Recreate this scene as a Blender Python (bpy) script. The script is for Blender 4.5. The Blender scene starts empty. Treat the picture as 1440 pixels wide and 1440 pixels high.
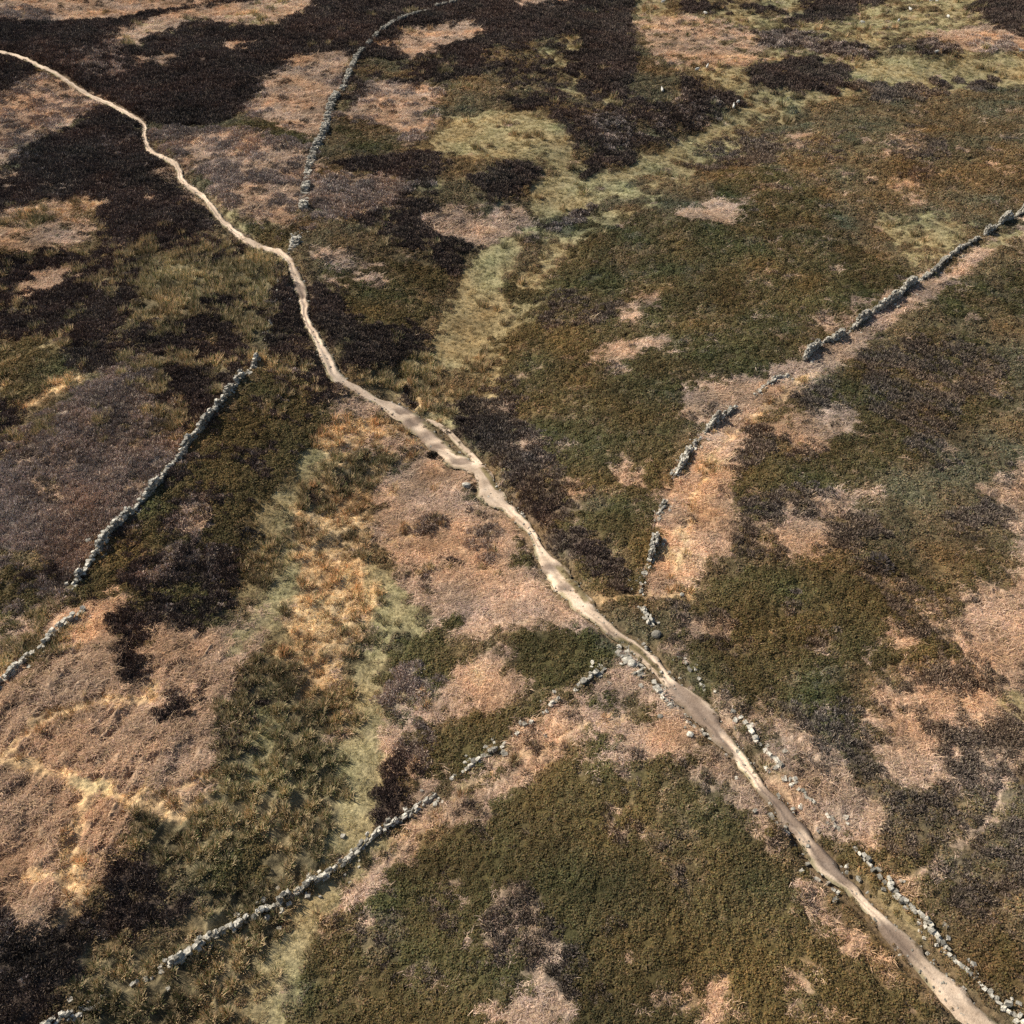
import bpy, bmesh, math, random
import numpy as np
from mathutils import Vector, Euler

random.seed(7)
RNG = np.random.default_rng(7)
S = bpy.context.scene
COL = S.collection

# ------------------------------------------------------------------ camera
CAM_H, PITCH, FOV = 50.0, math.radians(40.0), math.radians(56.0)
cam = bpy.data.objects.new('camera', bpy.data.cameras.new('camera'))
COL.objects.link(cam)
cam.location = (0, 0, CAM_H)
cam.rotation_euler = (math.pi / 2 - PITCH, 0, 0)
cam.data.sensor_fit = 'HORIZONTAL'
cam.data.angle = FOV
cam.data.clip_start, cam.data.clip_end = 1.0, 12000.0
S.camera = cam

# ------------------------------------------------------------------ sky, sun, exposure
SUN_EL = math.radians(40)
SUN_AZ = math.atan2(-0.90, 0.43)          # where the sun stands, from +Y towards +X
world = bpy.data.worlds.new('World')
S.world = world
world.use_nodes = True
wn = world.node_tree.nodes
wn.clear()
sky = wn.new('ShaderNodeTexSky')
sky.sky_type = 'NISHITA'
sky.sun_disc = False
sky.sun_elevation = SUN_EL
sky.sun_rotation = SUN_AZ
bg = wn.new('ShaderNodeBackground')
bg.inputs['Strength'].default_value = 0.068
wo = wn.new('ShaderNodeOutputWorld')
world.node_tree.links.new(sky.outputs[0], bg.inputs[0])
world.node_tree.links.new(bg.outputs[0], wo.inputs[0])
sl = bpy.data.lights.new('sun', 'SUN')
sl.energy = 5.0
sl.angle = math.radians(0.53)
sl.color = (1.0, 0.93, 0.83)
sun = bpy.data.objects.new('sun', sl)
COL.objects.link(sun)
sdir = Vector((-math.sin(SUN_AZ) * math.cos(SUN_EL), -math.cos(SUN_AZ) * math.cos(SUN_EL), -math.sin(SUN_EL)))
sun.rotation_euler = sdir.to_track_quat('-Z', 'Y').to_euler()
sun.location = (0, 0, 120)
S.view_settings.view_transform = 'Standard'
S.view_settings.look = 'None'
S.view_settings.exposure = 0.27
S.view_settings.gamma = 1.0
S.view_settings.use_curve_mapping = False
S.render.engine = 'CYCLES'
S.cycles.use_denoising = False
S.cycles.max_bounces = 4

# ------------------------------------------------------------------ noise
TAB = RNG.random((256, 256)).astype(np.float32)


def vnoise(x, y):
    """value noise, 0..1"""
    xi = np.floor(x).astype(np.int64)
    yi = np.floor(y).astype(np.int64)
    fx = (x - xi).astype(np.float32)
    fy = (y - yi).astype(np.float32)
    fx = fx * fx * (3 - 2 * fx)
    fy = fy * fy * (3 - 2 * fy)
    x0, x1, y0, y1 = xi & 255, (xi + 1) & 255, yi & 255, (yi + 1) & 255
    a = TAB[x0, y0] * (1 - fx) + TAB[x1, y0] * fx
    b = TAB[x0, y1] * (1 - fx) + TAB[x1, y1] * fx
    return a * (1 - fy) + b * fy


def fbm(x, y, scale, octv=3, seed=0, gain=0.5):
    """fractal noise about 0, range about -1..1; scale = size of the largest lumps in metres"""
    x = np.asarray(x, dtype=np.float64) / scale + seed * 17.31
    y = np.asarray(y, dtype=np.float64) / scale - seed * 9.77
    out, amp, tot = 0, 1.0, 0.0
    c, s = math.cos(0.6), math.sin(0.6)
    for _ in range(octv):
        out = out + amp * (vnoise(x, y) * 2 - 1)
        tot += amp
        amp *= gain
        x, y = (x * c - y * s) * 2.03 + 5.2, (x * s + y * c) * 2.03 + 1.3
    return out / tot * 1.35


def sstep(a, b, v):
    t = np.clip((v - a) / (b - a), 0, 1)
    return t * t * (3 - 2 * t)


# ------------------------------------------------------------------ terrain
F = 720.0 / math.tan(FOV / 2)
CP, SP = math.cos(PITCH), math.sin(PITCH)


def ray(px, py):
    u = (np.asarray(px, float) - 720) / F
    v = (720 - np.asarray(py, float)) / F
    return np.stack([u, CP + v * SP, -SP + v * CP], -1)


def flat(px, py):
    d = ray(px, py)
    t = CAM_H / np.maximum(-d[..., 2], 0.05)
    return d[..., 0] * t, d[..., 1] * t


def seg_dist(x, y, ax, ay, bx, by):
    dx, dy = bx - ax, by - ay
    t = np.clip(((x - ax) * dx + (y - ay) * dy) / (dx * dx + dy * dy + 1e-9), 0, 1)
    return np.hypot(x - ax - t * dx, y - ay - t * dy), t


VAL = [flat(*p) for p in [(1500, 95), (1100, 135), (830, 250), (680, 400), (600, 545), (530, 760), (515, 980), (420, 1300), (330, 1600)]]


def hmac(x, y):
    """large landform: a shallow valley between two slopes"""
    x = np.asarray(x, float)
    y = np.asarray(y, float)
    d = None
    for (ax, ay), (bx, by) in zip(VAL[:-1], VAL[1:]):
        q, _ = seg_dist(x, y, ax, ay, bx, by)
        d = q if d is None else np.minimum(d, q)
    fade = 1 - sstep(500, 1500, np.hypot(x, y))
    z = -2.6 * np.exp(-(d / 14) ** 2) * fade
    z = z + (1.6 * fbm(x, y, 55, 2, 3) + 0.75 * fbm(x, y, 16, 2, 4)) * fade
    return z


def at(px, py):
    """photo pixel -> point on the terrain"""
    d = ray(px, py)
    z = np.zeros(d.shape[:-1])
    for _ in range(14):
        t = (CAM_H - z) / np.maximum(-d[..., 2], 0.05)
        x, y = d[..., 0] * t, d[..., 1] * t
        z = z * 0.4 + hmac(x, y) * 0.6
    return x, y, z


def W(pts):
    a = np.array(pts, float)
    x, y, z = at(a[:, 0], a[:, 1])
    return np.stack([x, y], -1)


# ------------------------------------------------------------------ land cover, painted on a raster in metres
X0, X1, Y0, Y1, CELL = -185.0, 185.0, 2.0, 320.0, 0.3
NX, NY = int((X1 - X0) / CELL), int((Y1 - Y0) / CELL)
GX, GY = np.meshgrid(X0 + (np.arange(NX) + .5) * CELL, Y0 + (np.arange(NY) + .5) * CELL)
P, O, D, H, B, M, G, R, Q, K = range(10)   # bracken, straw grass, dark heather, grey heather, bilberry, russet mix, pale grass, rushes, brown bracken, old heather
NT = 10
COV = np.zeros((NT, NY, NX), np.float32)
COV[M] = 1
N_EDGE = (fbm(GX, GY, 6.0, 4, 11, .6)).astype(np.float32)
N_CL = (fbm(GX, GY, 2.6, 4, 12, .65)).astype(np.float32)
N_CL2 = (fbm(GX, GY, 5.0, 4, 13, .65)).astype(np.float32)
N_FI = (fbm(GX, GY, 1.5, 2, 14, .8)).astype(np.float32)


def put(t, sl_, a):
    COV[:, sl_[0], sl_[1]] *= (1 - a)
    COV[t, sl_[0], sl_[1]] += a


def box(pts, pad):
    x0, y0 = pts.min(0) - pad
    x1, y1 = pts.max(0) + pad
    i0, i1 = np.clip([(x0 - X0) / CELL, (x1 - X0) / CELL + 1], 0, NX).astype(int)
    j0, j1 = np.clip([(y0 - Y0) / CELL, (y1 - Y0) / CELL + 1], 0, NY).astype(int)
    return slice(j0, j1), slice(i0, i1)


def poly(t, pts, w=1.0, soft=None, rough=1.0, over=None):
    """paint cover t inside a polygon; w under 1 breaks it into clumps"""
    p = W(pts)
    cen = p.mean(0)
    dist = math.hypot(cen[1], CAM_H)
    sf = soft if soft is not None else 0.35 + dist * 0.006
    s = box(p, sf * 5)
    x, y = GX[s], GY[s]
    if x.size == 0:
        return
    ins = np.zeros(x.shape, bool)
    dm = np.full(x.shape, 1e9)
    n = len(p)
    for i in range(n):
        ax, ay = p[i]
        bx, by = p[(i + 1) % n]
        q, _ = seg_dist(x, y, ax, ay, bx, by)
        dm = np.minimum(dm, q)
        c = ((ay > y) != (by > y)) & (x < (bx - ax) * (y - ay) / (by - ay + 1e-12) + ax)
        ins ^= c
    sd = np.where(ins, dm, -dm)
    v = sd / (sf * 1.35) + (N_EDGE[s] * .9 + N_CL[s] * .9 + N_FI[s] * .8) * rough
    a = sstep(-0.5, 0.5, v)
    if w < 1:
        th = 0.55 * N_CL[s] + 0.42 * N_CL2[s] + .3 * N_FI[s]
        a = a * sstep(-0.34, 0.34, th + (w - 0.5) * 1.5)
    if over:
        a = a * COV[over][:, s[0], s[1]].sum(0)
    put(t, s, a.astype(np.float32))


def line(t, pts, width, w=1.0, rough=1.0):
    p = W(pts)
    s = box(p, width * 2 + 1)
    x, y = GX[s], GY[s]
    if x.size == 0:
        return
    dm = np.full(x.shape, 1e9)
    for (ax, ay), (bx, by) in zip(p[:-1], p[1:]):
        q, _ = seg_dist(x, y, ax, ay, bx, by)
        dm = np.minimum(dm, q)
    a = sstep(-0.5, 0.5, (width / 2 - dm) / (0.3 + width * .15) + N_CL[s] * 0.5 * rough) * w
    put(t, s, a.astype(np.float32))


# ---- far left moor
poly(P, [(-300, -90), (480, -90), (420, -10), (330, 8), (200, 20), (90, 32), (0, 46), (-300, 50)], .8)
poly(H, [(-20, 14), (40, 12), (72, 28), (60, 40), (0, 40)], .7)
poly(D, [(-300, 46), (90, 34), (215, 16), (330, 0), (480, -60), (935, -60), (885, 20), (897, 80), (880, 140), (830, 150), (800, 110), (640, 100),
         (600, 110), (560, 150), (500, 160), (440, 90), (370, 125), (342, 160), (300, 178), (250, 180), (215, 175), (175, 155), (100, 115), (60, 95), (-300, 70)], soft=.6, rough=.5)
poly(P, [(157, 50), (175, 40), (240, 18), (330, 6), (452, -6), (430, 15), (400, 30), (370, 43), (330, 38), (275, 30), (225, 50), (185, 66), (165, 62)], rough=.5)
poly(G, [(157, 50), (240, 20), (452, -6), (430, 18), (370, 43), (330, 38), (185, 66)], .42)
poly(P, [(302, 66), (335, 52), (354, 60), (330, 72)], .75)
poly(P, [(185, 84), (240, 77), (240, 90), (200, 93)], .7)
poly(H, [(85, 90), (160, 60), (180, 80), (170, 110), (120, 115)], .4)
poly(H, [(343, 156), (365, 115), (400, 90), (430, 78), (480, 78), (494, 90), (470, 140), (445, 195), (425, 200), (395, 185), (360, 170)], rough=.6)
poly(P, [(343, 156), (365, 115), (400, 90), (430, 78), (480, 78), (494, 90), (470, 140), (445, 195), (425, 200), (395, 185), (360, 170)], .82)
poly(B, [(320, 177), (360, 171), (400, 184), (440, 197), (420, 206), (370, 196)], .8)
poly(H, [(210, 185), (270, 180), (330, 183), (380, 195), (445, 205), (434, 250), (427, 300), (400, 318), (345, 310), (310, 285), (280, 250), (255, 225), (225, 205)])
poly(P, [(240, 190), (330, 190), (380, 200), (440, 215), (432, 250), (425, 300), (400, 318), (345, 310), (310, 285), (280, 240)], .62)
poly(G, [(290, 275), (320, 292), (360, 315), (402, 322), (408, 345), (370, 340), (335, 324), (305, 302)], .8)
poly(B, [(345, 318), (395, 325), (400, 345), (365, 338)], .7)
# ---- left of the path
poly(H, [(-300, 140), (0, 128), (35, 103), (80, 106), (120, 130), (150, 146), (90, 182), (40, 207), (0, 240), (-300, 262)])
poly(P, [(-300, 140), (0, 128), (35, 103), (80, 106), (120, 130), (150, 146), (90, 182), (40, 207), (0, 240), (-300, 262)], .6)
poly(D, [(-300, 72), (0, 84), (52, 95), (25, 112), (0, 130), (-300, 142)])
poly(D, [(150, 148), (192, 172), (200, 200), (215, 220), (240, 235), (258, 268), (290, 300), (305, 350), (260, 372), (215, 352), (140, 362), (130, 285),
         (60, 290), (0, 310), (-300, 340), (-300, 262), (0, 242), (40, 208), (100, 182)])
poly(P, [(-300, 320), (0, 300), (60, 285), (110, 280), (152, 286), (125, 305), (132, 330), (90, 352), (50, 362), (0, 352), (-300, 362)], .7)
poly(O, [(0, 300), (110, 282), (150, 288), (120, 306), (60, 320), (0, 330)], .45)
poly(P, [(212, 244), (240, 240), (276, 280), (282, 292), (250, 272)], .7)
poly(P, [(0, 250), (25, 240), (38, 256), (10, 268)], .7)
poly(P, [(62, 265), (95, 255), (110, 270), (70, 278)], .5)
poly(P, [(195, 270), (250, 262), (268, 285), (215, 290)], .3)
poly(D, [(-300, 390), (0, 372), (60, 355), (140, 358), (205, 362), (218, 390), (192, 420), (182, 460), (120, 476), (0, 476), (-300, 490)])
poly(P, [(18, 402), (50, 386), (100, 374), (113, 388), (75, 408), (30, 420)], .95)
poly(R, [(190, 425), (215, 382), (240, 355), (310, 336), (360, 350), (398, 362), (412, 400), (380, 470), (350, 485), (300, 440), (285, 405), (260, 452), (180, 472)])
poly(D, [(285, 412), (330, 403), (348, 430), (310, 446)], .8)
poly(D, [(240, 340), (300, 330), (340, 350), (300, 372), (250, 372)], .6)
poly(D, [(388, 372), (412, 395), (420, 440), (440, 480), (472, 528), (494, 568), (450, 572), (380, 512), (374, 470), (382, 410)], .9)
poly(H, [(388, 372), (412, 395), (420, 440), (440, 480), (472, 528), (450, 560), (380, 512)], .2)
poly(D, [(182, 462), (300, 440), (350, 482), (368, 510), (340, 528), (315, 562), (292, 602), (240, 602), (212, 572), (150, 520), (100, 500), (100, 470)], .8)
poly(R, [(175, 500), (225, 505), (222, 560), (245, 600), (200, 590), (160, 540)], .6)
poly(B, [(-300, 490), (0, 488), (40, 478), (92, 484), (98, 520), (70, 546), (40, 562), (0, 568), (-300, 575)])
poly(G, [(-300, 490), (0, 488), (40, 478), (92, 484), (98, 520), (70, 546), (40, 562), (0, 568), (-300, 575)], .33)
poly(O, [(10, 580), (60, 552), (90, 536), (140, 500), (150, 510), (80, 562), (40, 585)], .6)
poly(D, [(-300, 562), (0, 570), (28, 580), (5, 625), (-300, 650)])
poly(D, [(95, 486), (160, 478), (190, 500), (130, 520), (100, 510)], .7)
poly(H, [(0, 645), (30, 602), (100, 562), (150, 522), (200, 502), (222, 530), (215, 572), (240, 602), (258, 632), (240, 658), (215, 687), (195, 710), (170, 737),
         (150, 757), (135, 787), (100, 812), (50, 792), (0, 772), (-300, 800), (-300, 665)])
poly(P, [(60, 620), (140, 540), (200, 510), (235, 610), (215, 680), (140, 700), (90, 720), (50, 690)], .22)
poly(M, [(140, 540), (215, 540), (250, 630), (200, 640)], .35)
poly(H, [(-300, 780), (0, 776), (50, 794), (95, 818), (72, 850), (50, 872), (0, 884), (-300, 895)])
poly(B, [(-300, 790), (0, 786), (60, 798), (92, 822), (60, 868), (0, 890), (-300, 930), (-300, 900)], .6)
poly(D, [(40, 810), (80, 800), (95, 825), (60, 835)], .5)
poly(P, [(25, 872), (60, 850), (120, 850), (150, 828), (182, 828), (184, 870), (150, 902), (110, 912), (60, 942), (20, 962), (-60, 985), (0, 930), (10, 900)], .8)
poly(R, [(25, 872), (60, 850), (120, 850), (150, 875), (100, 910), (20, 962), (0, 930)], .35)
DG = [(370, 515), (388, 510), (452, 562), (476, 590), (452, 616), (440, 632), (412, 672), (392, 692), (365, 716), (342, 726), (350, 760), (345, 800), (325, 842),
      (312, 872), (300, 892), (230, 897), (200, 922), (165, 902), (182, 852), (165, 822), (108, 836), (140, 792), (178, 746), (222, 700), (264, 646), (302, 600), (345, 540)]
poly(B, DG)
poly(D, DG, .36)
poly(D, [(170, 800), (270, 770), (340, 780), (330, 840), (300, 892), (200, 915), (170, 900)], .6)
poly(H, [(250, 740), (330, 720), (345, 780), (300, 860), (210, 840), (160, 800)], .25)
poly(M, [(165, 760), (200, 740), (260, 760), (220, 790)], .3)
# ---- valley floor: straw grass, rushes, pale strips
poly(P, [(450, 580), (480, 548), (540, 572), (592, 618), (605, 645), (560, 645), (540, 602), (470, 610)], .85)
poly(O, [(450, 600), (500, 575), (560, 590), (590, 620), (600, 640), (560, 650), (525, 690), (522, 740), (512, 790), (532, 852), (516, 902), (482, 942), (472, 972), (420, 985), (395, 932),
         (384, 892), (410, 852), (420, 802), (410, 752), (398, 712), (420, 682), (440, 652)])
poly(P, [(470, 600), (560, 600), (590, 630), (540, 650), (480, 640)], .5)
poly(R, [(418, 668), (470, 645), (545, 640), (545, 670), (520, 690), (465, 735), (420, 722)], .62)
poly(D, [(425, 680), (480, 650), (540, 645), (510, 690), (450, 720)], .35)
poly(D, [(560, 640), (600, 640), (610, 660), (580, 668), (555, 660)], .35)
poly(G, [(395, 692), (425, 690), (405, 745), (425, 770), (420, 800), (402, 852), (372, 882), (340, 902), (318, 872), (342, 822), (354, 762), (350, 742), (330, 724), (365, 718)], .75)
poly(R, [(360, 745), (420, 770), (410, 830), (370, 850), (350, 800)], .55)
poly(P, [(340, 845), (390, 840), (400, 870), (390, 900), (350, 935), (320, 890)], .8)
poly(P, [(520, 692), (560, 652), (602, 642), (650, 664), (680, 706), (720, 732), (745, 772), (755, 802), (790, 842), (830, 872), (852, 892), (800, 898), (740, 882), (700, 892),
         (650, 902), (620, 892), (600, 872), (570, 832), (548, 782), (520, 762)])
poly(O, [(520, 692), (560, 652), (600, 650), (620, 680), (570, 720), (545, 782), (520, 762)], .4)
poly(H, [(660, 740), (705, 745), (712, 790), (680, 800), (655, 770)], .4)
poly(H, [(590, 720), (620, 715), (630, 740), (600, 750)], .45)
poly(B, [(728, 762), (745, 775), (745, 806), (728, 806), (720, 780)], .8)
poly(D, [(630, 788), (646, 786), (650, 800), (634, 802)], .9)
poly(M, [(600, 800), (680, 770), (740, 830), (700, 860), (640, 830)], .25)
poly(G, [(505, 790), (540, 800), (562, 842), (602, 872), (585, 884), (545, 882), (520, 862)], .85)
poly(G, [(522, 862), (548, 876), (532, 900), (520, 960), (516, 1040), (510, 1100), (500, 1175), (478, 1165), (490, 1080), (496, 1010), (508, 930)], .8)
poly(B, [(530, 902), (580, 885), (640, 898), (662, 930), (650, 970), (610, 972), (560, 1002), (525, 1012), (515, 972)])
poly(H, [(530, 950), (590, 925), (640, 960), (560, 1000), (522, 1005)], .55)
poly(B, [(615, 878), (640, 870), (652, 882), (640, 892), (618, 892)])
poly(B, [(715, 905), (760, 880), (830, 890), (862, 912), (850, 940), (800, 962), (750, 972), (720, 944)])
poly(P, [(715, 905), (760, 880), (830, 890), (862, 912), (850, 940), (800, 962), (750, 972), (720, 944)], .2)
poly(P, [(655, 930), (715, 900), (722, 944), (750, 975), (700, 1012), (650, 992), (600, 1002), (560, 1012), (600, 976)], .9)
poly(P, [(512, 1045), (560, 1010), (600, 985), (650, 962), (700, 972), (690, 1012), (620, 1012), (580, 1040), (560, 1080), (530, 1092)])
poly(B, [(552, 1052), (590, 1020), (640, 1010), (700, 1000), (740, 990), (800, 960), (830, 955), (760, 1004), (720, 1040), (660, 1082), (620, 1096), (580, 1082)])
poly(H, [(552, 1052), (590, 1020), (620, 1030), (600, 1080), (570, 1080)], .6)
poly(D, [(508, 1092), (550, 1078), (582, 1092), (572, 1132), (540, 1165), (510, 1155)], .7)
poly(P, [(568, 1102), (622, 1090), (616, 1118), (585, 1138)], .85)
# ---- moor left of the valley, upper middle
poly(P, [(536, 62), (590, 40), (640, 25), (692, 40), (662, 60), (620, 75), (580, 86), (550, 76)], .9)
poly(O, [(536, 62), (600, 36), (630, 50), (560, 75)], .35)
poly(P, [(715, 0), (800, -8), (805, 8), (730, 9)])
poly(M, [(500, 90), (560, 80), (600, 90), (590, 120), (520, 118), (480, 140)], .8)
poly(H, [(485, 155), (520, 114), (600, 112), (625, 130), (612, 155), (602, 200), (560, 205), (545, 182), (488, 170)])
poly(P, [(485, 155), (520, 114), (600, 112), (625, 130), (612, 155), (602, 200), (560, 205), (545, 182), (488, 170)], .7)
poly(D, [(628, 70), (690, 54), (705, 90), (660, 112), (620, 122), (588, 112), (588, 82)], .9)
poly(M, [(680, 75), (800, 45), (812, 118), (760, 132), (690, 112)], .7)
poly(D, [(690, 95), (770, 85), (790, 125), (720, 125)], .4)
poly(G, [(690, 80), (780, 62), (815, 50), (812, 118), (790, 118), (760, 80)], .6)
poly(M, [(620, 130), (700, 110), (730, 150), (680, 165), (630, 170)], .8)
poly(G, [(595, 205), (640, 165), (680, 158), (760, 158), (792, 180), (804, 210), (770, 227), (700, 222), (620, 217)], .95)
poly(M, [(480, 170), (545, 184), (562, 206), (540, 226), (480, 216)], .9)
poly(B, [(480, 185), (530, 190), (555, 210), (540, 226), (480, 216)], .6)
poly(D, [(478, 230), (550, 220), (620, 214), (634, 236), (602, 268), (550, 252), (500, 247)], .85)
poly(M, [(620, 220), (700, 222), (760, 235), (740, 300), (640, 290), (610, 280)], .7)
poly(G, [(620, 220), (700, 222), (760, 235), (740, 300), (640, 290), (610, 280)], .4)
poly(D, [(668, 247), (700, 235), (750, 229), (758, 250), (730, 276), (700, 287), (675, 272)])
poly(H, [(435, 255), (520, 245), (592, 260), (570, 292), (500, 312), (440, 322)], .9)
poly(P, [(435, 255), (520, 245), (570, 262), (500, 312), (440, 322)], .35)
poly(D, [(488, 308), (540, 290), (600, 268), (624, 300), (606, 320), (672, 345), (662, 357), (626, 387), (608, 402), (618, 370), (560, 347), (500, 322)], .85)
poly(P, [(598, 312), (640, 290), (740, 300), (762, 310), (732, 342), (680, 347), (640, 337)], .95)
poly(M, [(435, 330), (560, 350), (622, 392), (612, 452), (550, 466), (490, 442), (450, 400)])
poly(B, [(470, 380), (560, 360), (622, 392), (612, 452), (550, 466), (490, 442)], .7)
poly(P, [(440, 350), (500, 360), (552, 380), (540, 402), (490, 386)], .5)
poly(D, [(420, 392), (470, 410), (492, 440), (492, 482), (465, 485), (438, 440)], .85)
poly(D, [(480, 475), (540, 463), (602, 468), (602, 500), (560, 512), (500, 532), (478, 502)], .9)
poly(G, [(690, 347), (762, 310), (732, 342), (712, 390), (702, 450), (722, 470), (690, 482), (608, 512), (620, 450), (650, 400), (668, 360)], .95)
poly(M, [(650, 440), (675, 440), (678, 455), (655, 458)], .9)
poly(G, [(500, 535), (560, 512), (602, 502), (640, 472), (702, 480), (692, 542), (652, 582), (640, 604), (600, 592), (560, 562), (520, 547)], .65)
poly(R, [(500, 535), (560, 512), (602, 502), (640, 472), (702, 480), (692, 542), (652, 582), (600, 575)], .5)
poly(O, [(535, 540), (570, 535), (600, 555), (640, 545), (625, 590), (590, 585)], .42)
poly(B, [(690, 390), (760, 370), (860, 380), (860, 430), (760, 460), (700, 440)], .9)
poly(G, [(690, 365), (740, 340), (760, 370), (730, 420), (720, 470), (700, 470)], .45)
# ---- pale grass strip climbing to the right
poly(D, [(712, 142), (770, 130), (830, 150), (880, 138), (960, 148), (1000, 150), (1012, 160), (960, 186), (900, 206), (860, 222), (810, 216), (800, 190), (770, 156), (730, 156)], .68)
poly(G, [(790, 128), (830, 138), (900, 150), (880, 160), (820, 150)], .6)
poly(H, [(840, 160), (930, 170), (920, 195), (860, 215), (830, 190)], .45)
poly(G, [(760, 302), (742, 262), (780, 240), (762, 216), (800, 208), (830, 242), (870, 236), (960, 203), (1020, 178), (1042, 150), (1060, 160), (980, 202), (870, 262), (830, 292), (780, 307)], .95)
poly(D, [(782, 242), (810, 220), (880, 214), (892, 230), (850, 240), (800, 257)], .85)
poly(H, [(758, 332), (790, 310), (830, 280), (842, 310), (800, 327)])
poly(D, [(758, 332), (790, 310), (830, 280), (842, 310), (800, 327)], .5)
# ---- upper right
poly(P, [(880, -60), (1500, -60), (1500, 60), (1250, 85), (1100, 140), (960, 100), (900, 60)], .5)
poly(G, [(880, -60), (1500, -60), (1700, 60), (1250, 85), (1100, 140), (1040, 150), (960, 100), (900, 60)], .68)
poly(P, [(895, 32), (960, 22), (1080, 50), (1050, 92), (980, 92), (920, 82)], .65)
poly(D, [(958, 4), (1020, 8), (1018, 20), (962, 16)], .8)
poly(D, [(1035, 5), (1090, 12), (1110, 22), (1060, 18)], .7)
poly(H, [(1060, 44), (1110, 44), (1160, 60), (1212, 68), (1218, 86), (1180, 76), (1120, 70), (1080, 66)])
poly(D, [(1060, 44), (1110, 44), (1160, 60), (1212, 68), (1218, 86), (1180, 76), (1120, 70), (1080, 66)], .5)
poly(D, [(1040, 112), (1080, 94), (1130, 85), (1200, 100), (1187, 111), (1155, 126), (1090, 129), (1060, 117)], .95)
poly(D, [(1105, 35), (1200, 22), (1230, 5), (1290, -25), (1180, -25), (1130, 8)], .75)
poly(H, [(1255, 66), (1310, 58), (1348, 68), (1340, 80), (1310, 76), (1262, 76)])
poly(D, [(1255, 66), (1310, 58), (1348, 68), (1340, 80), (1310, 76), (1262, 76)], .5)
poly(P, [(1300, 50), (1380, 36), (1420, 38), (1440, 52), (1700, 88), (1440, 72), (1380, 76)])
poly(H, [(1370, 55), (1410, 55), (1420, 75), (1380, 80)], .6)
poly(D, [(1370, 12), (1440, -15), (1900, -50), (1900, 88), (1440, 50), (1400, 38)])
poly(G, [(1185, 88), (1260, 84), (1440, 80), (1900, 70), (1900, 112), (1440, 120), (1380, 127), (1200, 132), (1130, 147), (1060, 152), (1028, 152), (1080, 136), (1160, 126)])
poly(H, [(1355, 114), (1395, 114), (1400, 127), (1365, 129)], .85)
poly(D, [(1308, 115), (1335, 114), (1338, 126), (1312, 127)], .8)
poly(M, [(1265, 102), (1308, 100), (1310, 107), (1270, 108)], .9)
poly(H, [(1215, 122), (1290, 120), (1340, 132), (1240, 142)], .6)
poly(D, [(950, 110), (985, 110), (1000, 124), (1040, 140), (1062, 150), (1030, 157), (980, 172), (950, 178)], .85)
poly(H, [(950, 110), (985, 110), (1000, 124), (1040, 140), (1062, 150), (1030, 157), (980, 172), (950, 178)], .25)
# ---- right slope above the wall
SL = [(960, 222), (1030, 182), (1100, 152), (1300, 132), (1440, 122), (1900, 112), (1900, 310), (1440, 292), (1400, 322), (1340, 360), (1300, 392), (1200, 460), (1130, 506), (1080, 532), (980, 545),
      (965, 600), (930, 680), (850, 705), (800, 705), (735, 610), (690, 560), (690, 500), (735, 420), (740, 350), (780, 325), (850, 295)]
poly(M, SL)
poly(B, [(840, 300), (1000, 310), (1180, 330), (1300, 390), (1200, 460), (1130, 506), (1080, 532), (980, 545), (965, 600), (930, 680), (850, 705), (800, 705), (735, 610), (690, 560), (690, 500), (735, 420)], .72)
poly(B, [(1000, 240), (1100, 240), (1180, 300), (1100, 320), (1020, 320)], .7)
poly(K, [(940, 240), (1040, 188), (1092, 200), (1080, 232), (980, 246)], .7)
poly(K, [(1060, 180), (1180, 190), (1190, 230), (1090, 225)], .4)
poly(K, [(750, 420), (830, 415), (870, 430), (840, 460), (760, 465)], .55)
poly(P, [(990, 284), (1050, 281), (1057, 292), (1012, 313), (968, 312), (960, 302)], .95)
poly(P, [(1210, 198), (1262, 194), (1277, 212), (1240, 217)], .6)
poly(K, [(1245, 200), (1330, 195), (1330, 225), (1270, 225)], .5)
poly(P, [(1245, 258), (1292, 248), (1312, 270), (1280, 286)], .6)
poly(K, [(1275, 235), (1310, 235), (1315, 258), (1280, 258)], .7)
poly(P, [(1100, 190), (1135, 188), (1120, 202), (1095, 202)], .6)
poly(P, [(1380, 270), (1440, 272), (1560, 280), (1400, 287)], .7)
poly(P, [(1120, 230), (1140, 232), (1130, 242)], .7)
poly(P, [(1060, 335), (1120, 340), (1180, 335), (1130, 352), (1070, 350)], .4)
poly(M, [(1280, 270), (1440, 270), (1900, 270), (1900, 310), (1440, 292), (1350, 300)], .8)
poly(G, [(1225, 302), (1300, 296), (1372, 300), (1362, 330), (1312, 372), (1290, 392), (1258, 350)], .62)
poly(P, [(1175, 265), (1230, 300), (1180, 330), (1150, 300)], .25)
poly(P, [(878, 442), (905, 415), (945, 404), (930, 426), (900, 440), (885, 457)], .95)
poly(P, [(826, 497), (870, 478), (932, 477), (922, 496), (860, 507)], .9)
poly(P, [(1200, 420), (1260, 405), (1280, 410), (1230, 440), (1190, 460)], .5)
poly(K, [(650, 565), (700, 545), (745, 600), (765, 640), (735, 664), (702, 664), (670, 632), (640, 604)])
poly(D, [(650, 565), (700, 545), (745, 600), (765, 640), (735, 664), (702, 664), (670, 632), (640, 604)], .5)
poly(P, [(690, 570), (720, 575), (710, 595), (690, 590)], .6)
poly(K, [(690, 535), (730, 530), (740, 560), (700, 570)], .5)
poly(D, [(702, 660), (765, 640), (805, 700), (845, 760), (885, 805), (880, 832), (835, 822), (792, 782), (762, 742), (732, 712)])
poly(K, [(702, 660), (765, 640), (805, 700), (845, 760), (885, 805), (880, 832), (835, 822), (792, 782), (762, 742), (732, 712)], .6)
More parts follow.
